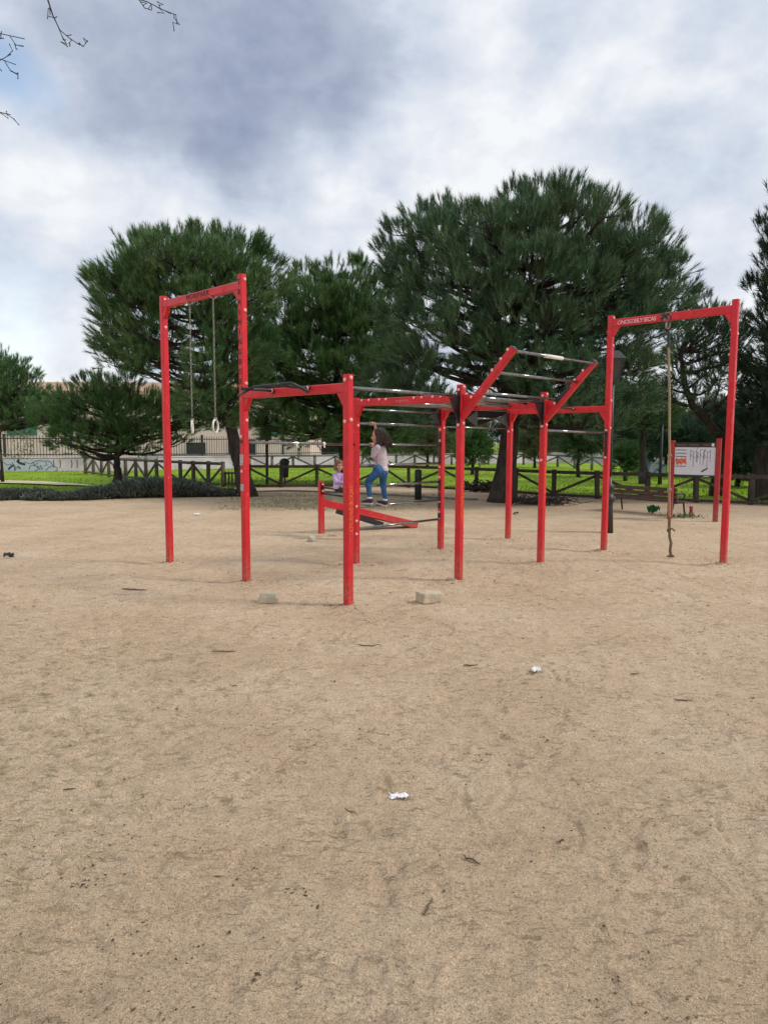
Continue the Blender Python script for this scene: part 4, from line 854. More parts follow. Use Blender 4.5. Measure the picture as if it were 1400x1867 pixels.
# overhead and side bars
e = ub*H2
rod(P(0, 0, 2.228)+e, P(0, 1, 2.228)-e, .018, 'top_bar')
pb = rod(P(1, 0, 1.672)+e, P(1, 1, 1.645)-e, .018, 'long_bar')
for s in (.78, 1.237):
    c = P(1, 0, 1.672)+ub*s; c[2] = 1.672-.027*s/1.8; MB().tube([c-ub*.018, c+ub*.018], .024, 12).tube([c-ua*.01-up*.01, c-ua*.02-up*.05], .010, 8).build('clip', WHITE, pb)
for z in (.487, .785, 1.07, 1.355, 1.64, 1.93): rod(P(1, 1, z)+e, P(1, 2, z)-e, .018)
rod(P(1, 1, 2.12)+e, P(1, 2, 2.12)-e, .014)
for s in (.22, .35, .54, .66, 1.15, 1.28): rod(P(1, 1, 2.19)-ua*s+ub*.03, P(1, 2, 2.19)-ua*s-ub*.03, .0165)
for s in (1.212, 1.522): rod(P(1, 1, 2.24)-ua*s+ub*.03, P(1, 2, 2.228)-ua*s-ub*.03, .02)
rod(P(1, 2, 2.225)-ua*1.224+ub*.03, P(1, 3, 2.208)-ua*1.224-ub*.03, .0165)
for z in (2.20, 1.91): rod(P(1, 2, z)+e, P(1, 3, z)-e, .012)
rod(P(0, 2, 1.844)+e, P(0, 3, 1.825)-e, .0165); rod(P(0, 2, 2.23)+e, P(0, 3, 2.23)-e, .0)  if False else None
mb_ = MB()
def tri(p0, s0, s1, z0, z1, zm):    # triangular black side plate, point towards s0
    o = p0.copy(); o[2] = 0
    MB().prism([(s0, zm), (s1, z0), (s1, z1)], .012, o, ub, up, -ua).build('triangular_plate', BLACK, root)
tri(P(1, 1), 1.53, 1.775, 1.93, 2.19, 2.06); tri(P(1, 2), .62, .89, 1.925, 2.18, 2.05); tri(P(1, 2), 1.39, 1.775, 1.93, 2.18, 2.06)
rod(P(1, 2, 2.06)+ub*.88, P(1, 2, 2.07)+ub*1.42, .014)
tri(P(0, 0), 1.60, 1.775, 1.90, 2.21, 2.205); tri(P(0, 1), 1.60, 1.775, 1.90, 2.21, 2.205); tri(P(0, 0), .17, .042, 2.1, 2.21, 2.205)
rod(P(0, 1, 2.222)+e, P(0, 2, 2.222)-e, .018, 'top_bar')
# slanted arms and their bars
ad_ = np.array([*(-ua[:2]*.728), .85]); ad_ = -ua*.655+up*.756; ad_ /= np.linalg.norm(ad_)
arms = []
for k in (6, 7):
    p = P(*IJ[k], 1.985)-ua*.03; q = P(*IJ[k], 2.722)-ua*.735
    o = MB().bar(p, q, PW, .075, ub).build('slanted_arm', RED, root); arms.append((p, q)); dq = (q-p)/np.linalg.norm(q-p)
    MB().bar(q-dq*.002, q+dq*.008, PW*.86, .062, ub).build('end_plug', IRON, o)
    for s, z in ((.186, 2.205), (.476, 2.495), (.593, 2.612), (.683, 2.706)): cap(P(*IJ[k], z)-ua*s-ub*(PW/2+.006), -ub, o)
    g2 = MB().prism([(0, 0), (.16, .15), (.17, .24), (0, .245)], .05, P(*IJ[k], 2.0)-ua*(H2-.002), -ua, up, ub).build('corner_brace', RED, root)
    if k == 7:
        for s0, z0, s1, z1 in ((.19, 2.2, .40, 2.42), (.60, 2.63, .72, 2.745)): MB().bar(P(*IJ[k], z0)-ua*s0-ub*(PW/2+.002)+up*.0, P(*IJ[k], z1)-ua*s1-ub*(PW/2+.002), .007, .05, ub).build('black_plate', BLACK, o)
for s, z in ((.745, 2.69), (.50, 2.47), (.18, 2.262)):
    o = rod(P(0, 1, z)-ua*s+e, P(0, 2, z)-ua*s-e, .017, 'arm_bar')
    if z > 2.6:
        c = P(0, 1, z)-ua*s; MB().tube([c+ub*.60, c+ub*1.00], .023, 12).build('grip_tape', WHITE, o, True)
# bent multi-grip handles in front of the low beam
def zt_(px, py, z): return G(px, py, z)
h1 = P(1, 0, 2.246)-ua*.608-ub*.035; h2 = P(1, 0, 2.248)-ua*1.225-ub*.035
hg = MB(); k1 = zt_(443, 708, 2.25); hg.tube([h1, h1-(h1-k1)*.5, k1], .0165, 8); hg.ell(k1, .026, n=10, m=6)
k2 = zt_(505, 702, 2.27); k2b = zt_(532, 705, 2.255); hg.tube([h2, k2b, k2], .0165, 8); hg.ell(k2, .026, n=10, m=6)
hg.tube([zt_(436, 721, 2.20), zt_(452, 711, 2.235), zt_(463, 705.5, 2.27), zt_(505, 701, 2.28), zt_(530, 698.5, 2.285), zt_(537, 701, 2.275), zt_(560, 713, 2.20)], .0165, 8)
hg.ell(zt_(436, 721, 2.20), .022, n=10, m=6).ell(zt_(560, 713, 2.20), .024, n=10, m=6)
hg.build('bent_handle_bars', BLACK, root, True)
for h in (h1, h2): MB().tube([h-ub*.003, h-ub*.012], .036, 16).build('flange', BLACK, b23); cap(h-ub*.014, -ub, b23, .024)
# lettering and graffiti
text_part('MOBIPARK', .092, P(2, 0, 3.487)-ua*.90-ub*.0352, -ua, up, TEXTM, b12, spacing=1.25, bold=.0)
for k, ch in enumerate('TRAININGBOX'): text_part(ch, .092, P(1, 0, 3.515-.1135*k)-ub*(H2+.0005), -ua, up, TEXTM, PO[2], bold=.0005)
def spray(k, face, z0, z1, m, wd, seed, amp, step, name='graffiti', off=0.):
    r = np.random.default_rng(seed); n = -ub if face == 'L' else -ua; sd_ = -ua if face == 'L' else ub
    o = P(*IJ[k])+n*(H2+.0005); o[2] = 0; m_ = MB(); z = z1
    while z > z0+step*.5:
        kind = r.integers(0, 4); h = step*.42; w_ = amp
        if kind == 0: pts = [(w_*math.cos(t), z-step/2+h*math.sin(t)) for t in np.linspace(0, 6.28, 14)]
        elif kind == 1: pts = [(-w_, z-step/2+h), (w_, z-step/2+h*.3), (-w_*.6, z-step/2-h*.2), (w_, z-step/2-h)]
        elif kind == 2: pts = [(-w_, z-step/2-h), (-w_*.7, z-step/2+h), (w_*.3, z-step/2-h*.4), (w_, z-step/2+h)]
        else: pts = [(w_, z-step/2+h), (-w_, z-step/2+h*.4), (-w_*.8, z-step/2-h*.7), (w_, z-step/2-h), (w_*.2, z-step/2)]
        m_.ribbon(pts, wd, o, sd_, up); z -= step
    m_.build(name, m, PO[k])
spray(3, 'R', .77, 1.24, ORANGE, .009, 3, .026, .052); spray(3, 'R', .80, 1.22, ORANGE, .008, 21, .022, .07); spray(3, 'R', .84, 1.1, ORANGE, .012, 22, .018, .035); spray(3, 'R', .62, .77, mat('faded_orange_spray', (.85, .07, .04), .5), .010, 5, .022, .12)
spray(3, 'L', 1.16, 1.26, mat('orange_mist', (.75, .06, .02), .5), .02, 6, .02, .10)
spray(6, 'R', .68, 1.22, mat('thin_orange_spray', (.90, .12, .03), .5), .012, 8, .022, .085)
spray(7, 'R', .98, 1.40, ORANGE, .013, 9, .020, .052)
spray(10, 'L', 0, .01, ORANGE, .001, 1, .001, .1)
text_part('ONOS DEILY SECAS', .082, P(0, 3, 3.475)-ua*.42-ub*.0352, -ua, up+np.array(-ua)*.12, WSPRAY, b910, 'marker_scrawl', spacing=.80)
text_part('M', .09, P(0, 3, 3.484)-ua*.845-ub*.0352, -ua, up, TEXTM, b910, 'emblem', bold=.004)
wsc = MB(); wsc.ribbon([(s, .012*(-1)**i*(1+.4*math.sin(i))) for i, s in enumerate(np.linspace(.78, 1.0, 26))], .0035, P(1, 1, 2.203)-ub*.0352, -ua, up); wsc.build('marker_scrawl', WSPRAY, b46)
for z0, z1, m in ((1.40, 1.53, STICK), (1.10, 1.18, mat('grey_sticker', (.35, .28, .26), .6, (.45, .4, .38), 40))):
    MB().prism([(-.034, z0), (.03, z0), (.032, z1), (-.032, z1)], .003, P(1, 0)*[1, 1, 0]-ub*(H2+.002), -ua, up, ub).build('sticker', m, PO[2])
MB().prism([(-.1, -.056), (.06, -.056), (.06, .056), (-.1, .056)], .002, P(0, 3, 3.483)-ua*.88-ub*.0362, -ua, up, ub).build('beam_joint_sticker', mat('joint_sticker', (.5, .08, .08), .5, (.02, .02, .02), 30, lo=.5, hi=.52), b910)
MB().box(P(0, 3, 3.543)-ua*.88, (.05, .06, .008), (ua, ub, up)).build('joint_plate', ZINC, b910)
# hanging rings
def rings(s, nrm_, label, zr=1.865, ztop=3.43):
    c = P(2, 0, 0)-ua*s; t = thing('gymnastic_ring', (c[0], c[1], zr-.1), label, 'ring', 'gymnastic rings hanging on chains')
    MB().tube([c+up*3.545-ub*.02, c+up*3.565, c+up*3.545+ub*.02], .005, 6).tube([c+up*3.435-ub*.045, c+up*3.41, c+up*3.435+ub*.045], .010, 6).build('shackle', ZINC, t)
    ch = MB(); z = ztop-.01; k = 0
    while z > zr+.115:
        ch.torus(c+up*z, .0115, .0034, (ua if k % 2 else ub), 10, 5, (.75, 1.9), up); z -= .036; k += 1
    ch.build('chain', ZINC, t, True)
    MB().torus(c+up*zr, .080, .0125, nrm_, 32, 10).build('hoop', RINGM, t, True)
    MB().torus(c+up*(zr+.085), .022, .006, np.cross(nrm_, up), 14, 6).build('ring_buckle', ZINC, t, True)
rings(.655, np.array([.97, .15, 0.]), 'left hanging ring, seen edge on, on the longer looking chain')
rings(1.195, np.array([.985, -.17, 0.]), 'right hanging ring, seen open, nearer the tall lettered post', 1.87)
# climbing rope
rc = P(0, 3, 0)-ua*.88
rt = thing('climbing_rope', (rc[0], rc[1], .0), 'knotted climbing rope hanging from the right tall beam down to the sand', 'rope')
u_ = MB(); u_.tube([rc+up*3.43-ua*.03, rc+up*3.34-ua*.03, rc+up*3.315, rc+up*3.34+ua*.03, rc+up*3.43+ua*.03], .010, 8); u_.tube([rc+up*3.42-ub*.04, rc+up*3.33-ub*.04, rc+up*3.31, rc+up*3.33+ub*.04, rc+up*3.42+ub*.04], .010, 8); u_.build('hook', ZINC, rt, True)
def rp(s, z): return P(0, 3, z)-ua*s
MB().bar(rp(.89, 3.31), rp(.905, 3.03), .035, .02, ua).build('strap', BLACK, rt)
def twist(pts, r, mb):
    pts = [np.array(p) for p in pts]; f_ = []
    for a_, b_ in zip(pts[:-1], pts[1:]):
        n = max(2, int(np.linalg.norm(b_-a_)/.02)); f_ += [a_+(b_-a_)*k/n for k in range(n)]
    f_.append(pts[-1])
    for ph in (0, 2.09, 4.19):
        q = [p + (ua*math.cos(ph+k*.9)+ub*math.sin(ph+k*.9))*r*.5 for k, p in enumerate(f_)]; mb.tube(q, r*.62, 6)
rr = MB(); twist([rp(.905, 3.05), rp(.925, 2.7), rp(.947, 2.37), rp(.965, 1.9), rp(.984, 1.49), rp(1.0, 1.0), rp(1.02, .60)], .017, rr)
for z, s in ((1.485, .984), (.985, 1.002)):
    c = rp(s, z); rr.torus(c, .026, .014, (ua+up*.5), 14, 7).torus(c+up*.012, .022, .014, (ub+up*.4), 14, 7)
rr.build('upper_rope', ROPE, rt, True)
r2 = MB(); twist([rp(1.02, .60), rp(1.022, .44), rp(1.035, .30), rp(1.06, .22), rp(1.05, .12), rp(1.06, .05), rp(1.10, .025), rp(1.02, .02), rp(1.09, .03)], .020, r2)
c = rp(1.02, .42); r2.torus(c, .030, .014, (ua+up*.6), 14, 7).tube([c, c-ua*.05+up*.01, c-ua*.09-up*.02], .012, 6); r2.build('muddy_rope_end', ROPED, rt, True)

# ---------------------------------------------------------------- sit-up bench
S1 = np.array(G(586, 972)); S2 = np.array(G(632, 983)); RE = np.array(G(762, 962))
st = thing('sit_up_bench', tuple(S1), 'low red and black inclined sit-up bench with two short red posts', 'exercise bench')
ud2 = (S2-S1)/np.linalg.norm(S2-S1); rd = (RE-S1)/np.linalg.norm(RE-S1)
sp1 = MB().bar(S1-up*.1, S1+up*.955, .09, .10, ud2).build('short_post', RED, st); MB().bar(S2-up*.1, S2+up*.935, .09, .10, ud2).build('short_post', RED, st)
MB().bar(S1+up*.76+ud2*.052, S1+up*.93+ud2*.052, .02, .05, ud2).build('black_plate', BLACK, sp1)
for z in (.90, .78): cap(S1+up*z+ud2*.064, ud2, sp1)
sg_ = np.linalg.norm(S2-S1)
for z in (.845, .735): MB().tube([S1+ud2*.04+up*z, S2-ud2*.04+up*z], .018, 10).build('leg_bar', BLACK, st, True)
hi = up*.56
MB().bar(S1+hi+rd*.04, RE+up*.05-rd*.02, .05, .125, ud2).build('side_rail', RED, st)
MB().bar(S1+hi+(RE-S1-hi)*.3-ud2*.3, RE+up*.05-rd*.02-ud2*.3, .05, .125, ud2).build('side_rail', REDOLD, st)
MB().bar(S1+hi+(RE-S1-hi)*.3+up*.05-ud2*.15, RE+up*.10-ud2*.15, .30, .03, ud2).bar(S1+hi+rd*.05+up*.055-ud2*.035, S1+hi+(RE-S1-hi)*.3+up*.05-ud2*.035, .09, .03, ud2).build('board', BLACK, st)
MB().bar(S1+hi+rd*.3-up*.16, S1+hi+(RE-S1)*.62-up*(.155+.31), .05, .10, ud2).build('under_frame', BLACK, st)
MB().tube([RE+up*.03-rd*.1, RE-ud2*.3+up*.03-rd*.12], .02, 8).build('foot_bar', IRON, st)

# ---------------------------------------------------------------- people
def head_volume(mb, c, f, s=1., up_=None):
    f = np.array(f, float); f /= np.linalg.norm(f); u = up.copy() if up_ is None else np.array(up_, float); u = u-f*(u@f); u /= np.linalg.norm(u); r = np.cross(f, u); ax = (r, f, u); c = np.array(c)
    def q(x, y, z): return c+(r*x+f*y+u*z)*s
    mb.ell(q(0, -.008, .022), np.array((.072, .088, .082))*s, ax, 20, 14)      # skull
    mb.ell(q(0, .028, -.028), np.array((.055, .056, .066))*s, ax, 18, 12)      # face
    mb.ell(q(0, .048, -.078), np.array((.026, .028, .022))*s, ax, 12, 8)       # chin
    for k in (-1, 1): mb.ell(q(k*.034, .052, -.030), np.array((.024, .026, .026))*s, ax, 12, 8); mb.ell(q(k*.073, -.006, -.012), np.array((.008, .018, .026))*s, ax, 10, 7)
    mb.cone(q(0, .076, .002), q(0, .094, -.026), .007*s, .012*s); mb.ell(q(0, .072, .018), np.array((.045, .012, .010))*s, ax, 12, 7)
    mb.ell(q(0, .078, -.052), np.array((.020, .012, .010))*s, ax, 10, 7)
    return q, ax
BROW = mat('soft_brow', (.16, .08, .05), .7)
def face_parts(q, ax, s, parent):
    e_ = MB(); 
    for k in (-1, 1): e_.ell(q(k*.028, .079, -.002), np.array((.011, .006, .0065))*s, ax, 10, 7)
    e_.build('eyes', DARKEYE, parent, True)
    b = MB()
    for k in (-1, 1): b.tube([q(k*.016, .084, .020), q(k*.030, .080, .022), q(k*.043, .070, .017)], .0022*s, 6)
    b.build('eyebrows', BROW, parent, True)
    MB().ell(q(0, .090, -.0525), np.array((.017, .006, .0055))*s, ax, 10, 7).build('lips', LIPM, parent, True)
def hand_on_bar(mb, c, bar_d, palm_d, s=1.):
    # palm behind the bar, four fingers curling over it, thumb below
    bd = np.array(bar_d, float)/np.linalg.norm(bar_d); n = np.array(palm_d, float); n = n-bd*(n@bd); n /= np.linalg.norm(n); t = np.cross(bd, n); t = t if t[2] > 0 else -t
    c = np.array(c); mb.ell(c-n*.026*s-t*.004, np.array((.030, .012, .024))*s, (bd, n, t), 12, 8)
    for i, (ln, of) in enumerate(((.9, -.022), (1., -.0075), (1.0, .0075), (.82, .021))):
        pts = []
        for a_ in (2.7, 2.0, 1.3, .6, -.1): pts.append(c+bd*of*s+ (n*math.cos(a_)+t*math.sin(a_))*(.025*s))
        k = 5 if ln > .85 else 4; mb.tube(pts[:k], [.0072*s, .0072*s, .0068*s, .0062*s, .0055*s][:k], 8); mb.ell(pts[k-1], .006*s, n=8, m=6)
    pts = [c-n*.026*s-bd*.026*s-t*.006, c-n*.008*s-bd*.032*s-t*.022*s, c+n*.010*s-bd*.026*s-t*.024*s]; mb.tube(pts, [.009*s, .008*s, .006*s], 8)
def person_body(mb, parent_loc, label, group=None):
    o_ = Vector(tuple(map(float, parent_loc)))
    me = bpy.data.meshes.new('person'); me.from_pydata([tuple(Vector(x)-o_) for x in mb.v], [], mb.f)
    r = bake(me, .0042, 3, .5); r.name = 'person'; r.materials.clear(); r.materials.append(SKIN)
    for p in r.polygons: p.material_index = 0
    o = bpy.data.objects.new('person', r); COL.objects.link(o); o.location = o_; tag(o, label, 'person', group); return o
def hair_strands(mb, roots, tips, lift, r, rng, seg=5, n=6):
    for a_, b_ in zip(roots, tips):
        pts = []
        for k in range(seg+1):
            t = k/seg; pts.append(a_+(b_-a_)*t + lift*math.sin(math.pi*t)*(1-t*.3) + rng.normal(size=3)*.0015)
        mb.tube(pts, [r*(1-.6*(k/seg)**2) for k in range(seg+1)], n)
# --- standing girl on the ladder
barp = lambda s, z: P(1, 1, z)+ub*s
def J(px, py, Yw): return at(px, py, Yw)
hipL, hipR = J(688.5, 859, 10.02), J(699, 859, 10.16); kL, kR = J(671, 878, 10.02), J(698, 882, 10.18); aL, aR = J(674, 906, 10.03), J(702, 909, 10.16)
waist = J(695, 850, 10.10); chest = J(693.5, 825, 10.07); neck0 = J(692.5, 811, 10.06); shL = J(688.5, 815.5, 9.97); shR = J(697, 814.5, 10.16)
headc = J(690, 794.5, 10.04); fdir = ua*.92+ub*-.32; fdir = np.array([-.97, .22, -.02])
elL = J(680.5, 831, 9.98); hbL = barp(.30, 1.64); elR = J(689, 797, 10.22); hbR = barp(.305, 1.93)
bm_ = MB(); q, hax = head_volume(bm_, headc, fdir, 1.03)
bm_.cone(neck0-up*.02, headc-up*.05-fdir*.02, .036, .036); bm_.cone(chest, neck0-up*.02, .075, .05); bm_.cone(chest, waist, .075, .068); bm_.cone(shL, shR, .036, .036); bm_.cone(hipL, hipR, .055, .055); bm_.cone(waist, (hipL+hipR)/2, .055, .055)
wL = hbL-ua*.035-up*.012; wR = hbR-ua*.040+up*.004-ub*-.01
bm_.cone(shL, elL, .031, .025).cone(elL, wL, .024, .017); bm_.cone(shR, elR, .031, .025).cone(elR, wR, .025, .017)
hand_on_bar(bm_, hbL, ub, ua, 1.0); hand_on_bar(bm_, hbR, ub, ua, 1.0)
bm_.cone(hipL, kL, .048, .036).cone(kL, aL, .038, .024).cone(hipR, kR, .048, .036).cone(kR, aR, .038, .024)
g1 = person_body(bm_, (aL+aR)/2-up*.08, 'girl with long dark hair in jeans standing on the ladder rung, gripping the bars')
face_parts(q, hax, 1.03, g1)
sw = MB(); sw.cone(chest+up*.035, chest, .082, .088); sw.cone(chest, waist-up*.012, .088, .086); sw.cone(waist-up*.02+fdir*.015, waist-up*.045-fdir*.015, .085, .088); sw.cone(shL-up*.003, shR-up*.003, .042, .042); sw.cone(neck0-up*.012, chest, .048, .06)
sw.cone(shL, elL, .040, .034).cone(elL, elL+(wL-elL)*.62, .036, .028); sw.cone(shR, elR, .040, .033).cone(elR, elR+(wR-elR)*.28, .034, .028)
sw.ell(chest-up*.06+J(712, 838, 10.1)*0, (.088, .086, .085)); sw.cone(chest-up*.02, J(701, 843, 10.11), .08, .055)
def sleeve_stripes(c):
    if c[0] < shL[0]-.0 and c[2] < shL[2]-.0 and np.linalg.norm(np.array(c)-elL) < .13: return 1 if math.sin((c[2]-c[0]*.5)*260) > .35 else 0
    return 0
fused(sw, 'sweater', [KNIT, KNITD], g1, .006, 5, sleeve_stripes)
sh_ = MB(); sh_.cone(waist-up*.068+fdir*.012, waist-up*.062-fdir*.015, .083, .086); fused(sh_, 'undershirt', mat('white_cotton', (.62, .56, .60), .9), g1, .006, 3)
jn = MB(); mid = (hipL+hipR)/2
jn.cone(hipL+up*.02, hipR+up*.02, .073, .073); jn.ell(mid-fdir*.025-up*.02, (.082, .08, .085)); jn.cone(waist-up*.05, mid, .084, .084); jn.cone(hipL+up*.0, mid, .070, .08); jn.cone(hipL-up*.01, kL, .066, .047).cone(kL, aL+up*.005, .046, .032); jn.cone(hipR-up*.01, kR, .066, .047).cone(kR, aR+up*.005, .046, .032)
fused(jn, 'jeans', DENIM, g1, .0065, 4)
def shoe(ankle, toe_dir, parent, s=1., pitch=0.):
    d = np.array(toe_dir, float); d[2] = pitch; d /= np.linalg.norm(d); r = np.cross(d, up); r /= np.linalg.norm(r); u = np.cross(r, d); a = np.array(ankle); b = a-u*.055*s
    m_ = MB(); ax = (d, r, u)
    m_.ell(b-d*.012*s+u*.012*s, np.array((.045, .036, .038))*s, ax).ell(b+d*.045*s, np.array((.055, .034, .028))*s, ax).ell(b+d*.095*s-u*.006*s, np.array((.042, .032, .021))*s, ax); m_.cone(a, b, .033*s, .035*s)
    o = fused(m_, 'shoe', SHOEM, parent, .005, 4)
    so_ = MB(); so_.prism([(-.052, -.022), (-.03, -.034), (.03, -.031), (.10, -.034), (.135, -.016), (.135, .016), (.10, .034), (.03, .031), (-.03, .034), (-.052, .022)], .020*s, b-u*.030*s, d*s, r*s, u); so_.build('sole', SOLE, o)
    MB().tube([a+u*.012, a-u*.012], [.037*s, .037*s], 12).build('sock', WHITE, o, True)
shoe(aL-up*.012, fdir*.8+ua*.3, g1, .92, .0); shoe(aR-up*.015, ua+ub*-.25, g1, .92, .22)
hr = MB(); rg = np.random.default_rng(3); 
hr.ell(q(0, -.022, .030), np.array((.082, .088, .082))*1.05, hax, 20, 14); hr.ell(q(0, -.055, -.02), (.074, .062, .085), hax, 18, 12)
roots = []; tips = []
for k in range(120):
    a_ = rg.uniform(-1, 1); rt0 = q(a_*.07, -.02-.06*rg.random(), .06*rg.random()+.02); fall = rg.random()
    tp = J(691+25*fall**1.1+rg.normal()*1.2, 813-1.5*fall+rg.normal()*2.2, 10.04+a_*.075)
    roots.append(rt0); tips.append(tp)
hair_strands(hr, roots, tips, -fdir*.022+up*.012, .0125, rg)
roots = []; tips = []
for k in range(34):     # hair beside the near cheek
    rt0 = q(-.068-.01*rg.random(), .03*rg.random()-.01, .04); tp = J(686.5+rg.random()*7, 812+rg.normal()*2, 9.97); roots.append(rt0); tips.append(tp)
hair_strands(hr, roots, tips, np.array([0, -.012, 0]), .010, rg)
fused(hr, 'hair', HAIRB, g1, .0055, 2)
hs = MB(); hair_strands(hs, [q(rg.uniform(-.06, .06), -.075, .03) for _ in range(40)], [J(700+19*rg.random(), 806+12*rg.random(), 10.04+rg.normal()*.05) for _ in range(40)], -fdir*.03+up*.01, .0028, rg, 6, 5)
hs.build('loose_strands', HAIRB, g1, True)
# --- small girl on the low bar
tb_ = .62; seat = S1+(S2-S1)*tb_; Ys = seat[1]
h2c = J(618.5, 848.5, Ys-.02); f2 = np.array([.30, -.95, -.05]); hp = J(616, 889, Ys); ch2 = J(616, 869, Ys-.0); nk2 = J(617.5, 860, Ys)
sl2 = J(609.5, 866.5, Ys-.02); sr2 = J(625, 866.5, Ys+.0); el2 = J(612.5, 879, Ys-.09); er2 = J(628, 878, Ys-.06); ha2 = J(625, 879.5, Ys-.17); hb2 = J(629, 880, Ys-.16)
kn1 = J(633, 896, Ys-.16); kn2 = J(637, 893, Ys-.02); an1 = J(633, 915, Ys-.14); an2 = J(638, 912, Ys+.0)
m2 = MB(); q2, ax2 = head_volume(m2, h2c, f2, .93); m2.cone(nk2, h2c-up*.04, .03, .03).cone(ch2, nk2-up*.02, .06, .04).cone(hp, ch2, .065, .062).cone(sl2, sr2, .028, .028)
m2.cone(sl2, el2, .026, .022).cone(el2, ha2, .021, .015).cone(sr2, er2, .026, .022).cone(er2, hb2, .021, .015)
for hnd, dr_ in ((ha2, np.array([.8, -.4, -.1])), (hb2, np.array([-.6, -.6, -.2]))):
    dr_ = dr_/np.linalg.norm(dr_); sd_ = np.cross(dr_, up); m2.ell(hnd+dr_*.018, (.02, .016, .011))
    for i in range(4): p = hnd+dr_*.028+up*(.012-.008*i); m2.tube([p, p+dr_*(.018+.003*(i in (1, 2)))-sd_*.002, p+dr_*.028-up*.008-sd_*.006], [.0058, .0054, .0048], 7)
    m2.tube([hnd+up*.012, hnd+dr_*.018+up*.024, hnd+dr_*.03+up*.026], [.007, .006, .005], 7)
m2.cone(hp, kn1, .045, .035).cone(kn1, an1, .033, .023).cone(hp, kn2, .045, .035).cone(kn2, an2, .033, .023)
g2_ = person_body(m2, hp-up*.06, 'small auburn haired child in a lilac fleece sitting on the low bar')
face_parts(q2, ax2, .93, g2_)
fl = MB(); fl.cone(ch2+up*.01, hp+up*.035, .072, .080).cone(sl2, sr2, .038, .038).cone(nk2-up*.03, ch2, .05, .07).cone(sl2, el2, .038, .036).cone(el2, ha2, .034, .024).cone(sr2, er2, .038, .036).cone(er2, hb2, .034, .024)
fused(fl, 'fleece', LILAC, g2_, .006, 5)
MB().tube([hp+up*.045, hp+up*.025, hp-up*.012, hp-up*.02], [.080, .083, .081, .078], 18).build('fleece_hem', mat('pale_lilac_hem', (.60, .50, .66), .9), g2_, True)
pt = MB(); pt.ell(hp-up*.03, (.072, .072, .05)).cone(hp-up*.015, kn1, .053, .042).cone(kn1, an1, .040, .030).cone(hp-up*.015, kn2, .053, .042).cone(kn2, an2, .040, .030)
fused(pt, 'leggings', PANTSD, g2_, .006, 4)
shoe(an1, [.3, -1, 0], g2_, .75); shoe(an2, [.5, -1, 0], g2_, .75)
h2 = MB(); h2.ell(q2(0, -.020, .030), np.array((.083, .088, .080)), ax2, 20, 14)
roots = []; tips = []
for k in range(110):
    a_ = rg.uniform(.55, 2*math.pi-.55) ; x, y = math.sin(a_), math.cos(a_)
    roots.append(q2(x*.03, -.03+y*.03, .095)); tips.append(q2(x*(.088+.012*rg.random()), y*.085-.01, -.085+.02*rg.normal()*.6))
hair_strands(h2, roots, tips, np.array([0, 0, .035]), .0125, rg)
for k in range(26):
    x = rg.uniform(-.055, .055); hair_strands(h2, [q2(x*.5, .0, .10)], [q2(x, .078-abs(x)*.35, .018)], np.array([0, 0, .02])+f2*.022, .009, rg)
mouthless = fused(h2, 'hair', HAIRR, g2_, .0055, 1)

# ---------------------------------------------------------------- stones, litter, twigs
def rough_block(px, py, size, rot, m, name, label, cat, chop=.15, group=None, seed=0):
    r = np.random.default_rng(seed); c = G(px, py); a_ = rot; ax = np.array([[math.cos(a_), math.sin(a_), 0], [-math.sin(a_), math.cos(a_), 0], [0, 0, 1]])
    bm = bmesh.new(); bmesh.ops.create_cube(bm, size=1); bmesh.ops.subdivide_edges(bm, edges=bm.edges[:], cuts=6, use_grid_fill=True)
    for v_ in bm.verts:
        p = np.array(v_.co)*2; q_ = np.abs(p); k = (np.sort(q_)[1] > .9)
        p = np.array(v_.co)*np.array(size); p = p*(1-.06*k) + .028*min(size)*np.array([vnoise(p[0]*60+seed, p[1]*60), vnoise(p[1]*60, p[2]*60+seed), vnoise(p[2]*60, p[0]*60)]); 
        if chop: p[2] -= max(0, p[2])*chop*2*max(0, v_.co.x+.1); p[0] *= 1-chop*(v_.co.z > 0)*.8
        v_.co = Vector(tuple(p[0]*ax[0]+p[1]*ax[1]+p[2]*ax[2]+[0, 0, size[2]*.42]))
    me = bpy.data.meshes.new(name); bm.to_mesh(me); bm.free(); me.materials.append(m); o = bpy.data.objects.new(name, me); COL.objects.link(o); o.location = (c[0], c[1], gz(c[0], c[1])+.06*size[2]); tag(o, label, cat, group); return o
rough_block(782, 1096, (.25, .17, .115), .55, CONC, 'concrete_block', 'flat rectangular concrete block lying right of the nearest red post', 'block', .02, seed=3)
rough_block(489, 1097, (.21, .14, .125), .1, STONE, 'stone', 'chunky grey stone lying left of the nearest red post', 'stone', .25, seed=5)
rough_block(569, 987, (.13, .12, .10), -.6, CONCT, 'stone', 'small pale broken stone in front of the short red post', 'stone', .45, seed=8)
rough_block(606, 977, (.14, .10, .04), .3, STONE, 'stone', 'flat half buried stone between short red post and nearest post', 'stone', .3, seed=9)
rough_block(952, 1002, (.07, .05, .03), .3, STONE, 'stone', 'tiny pale pebble lying between the two right middle posts', 'stone', .3, seed=12)
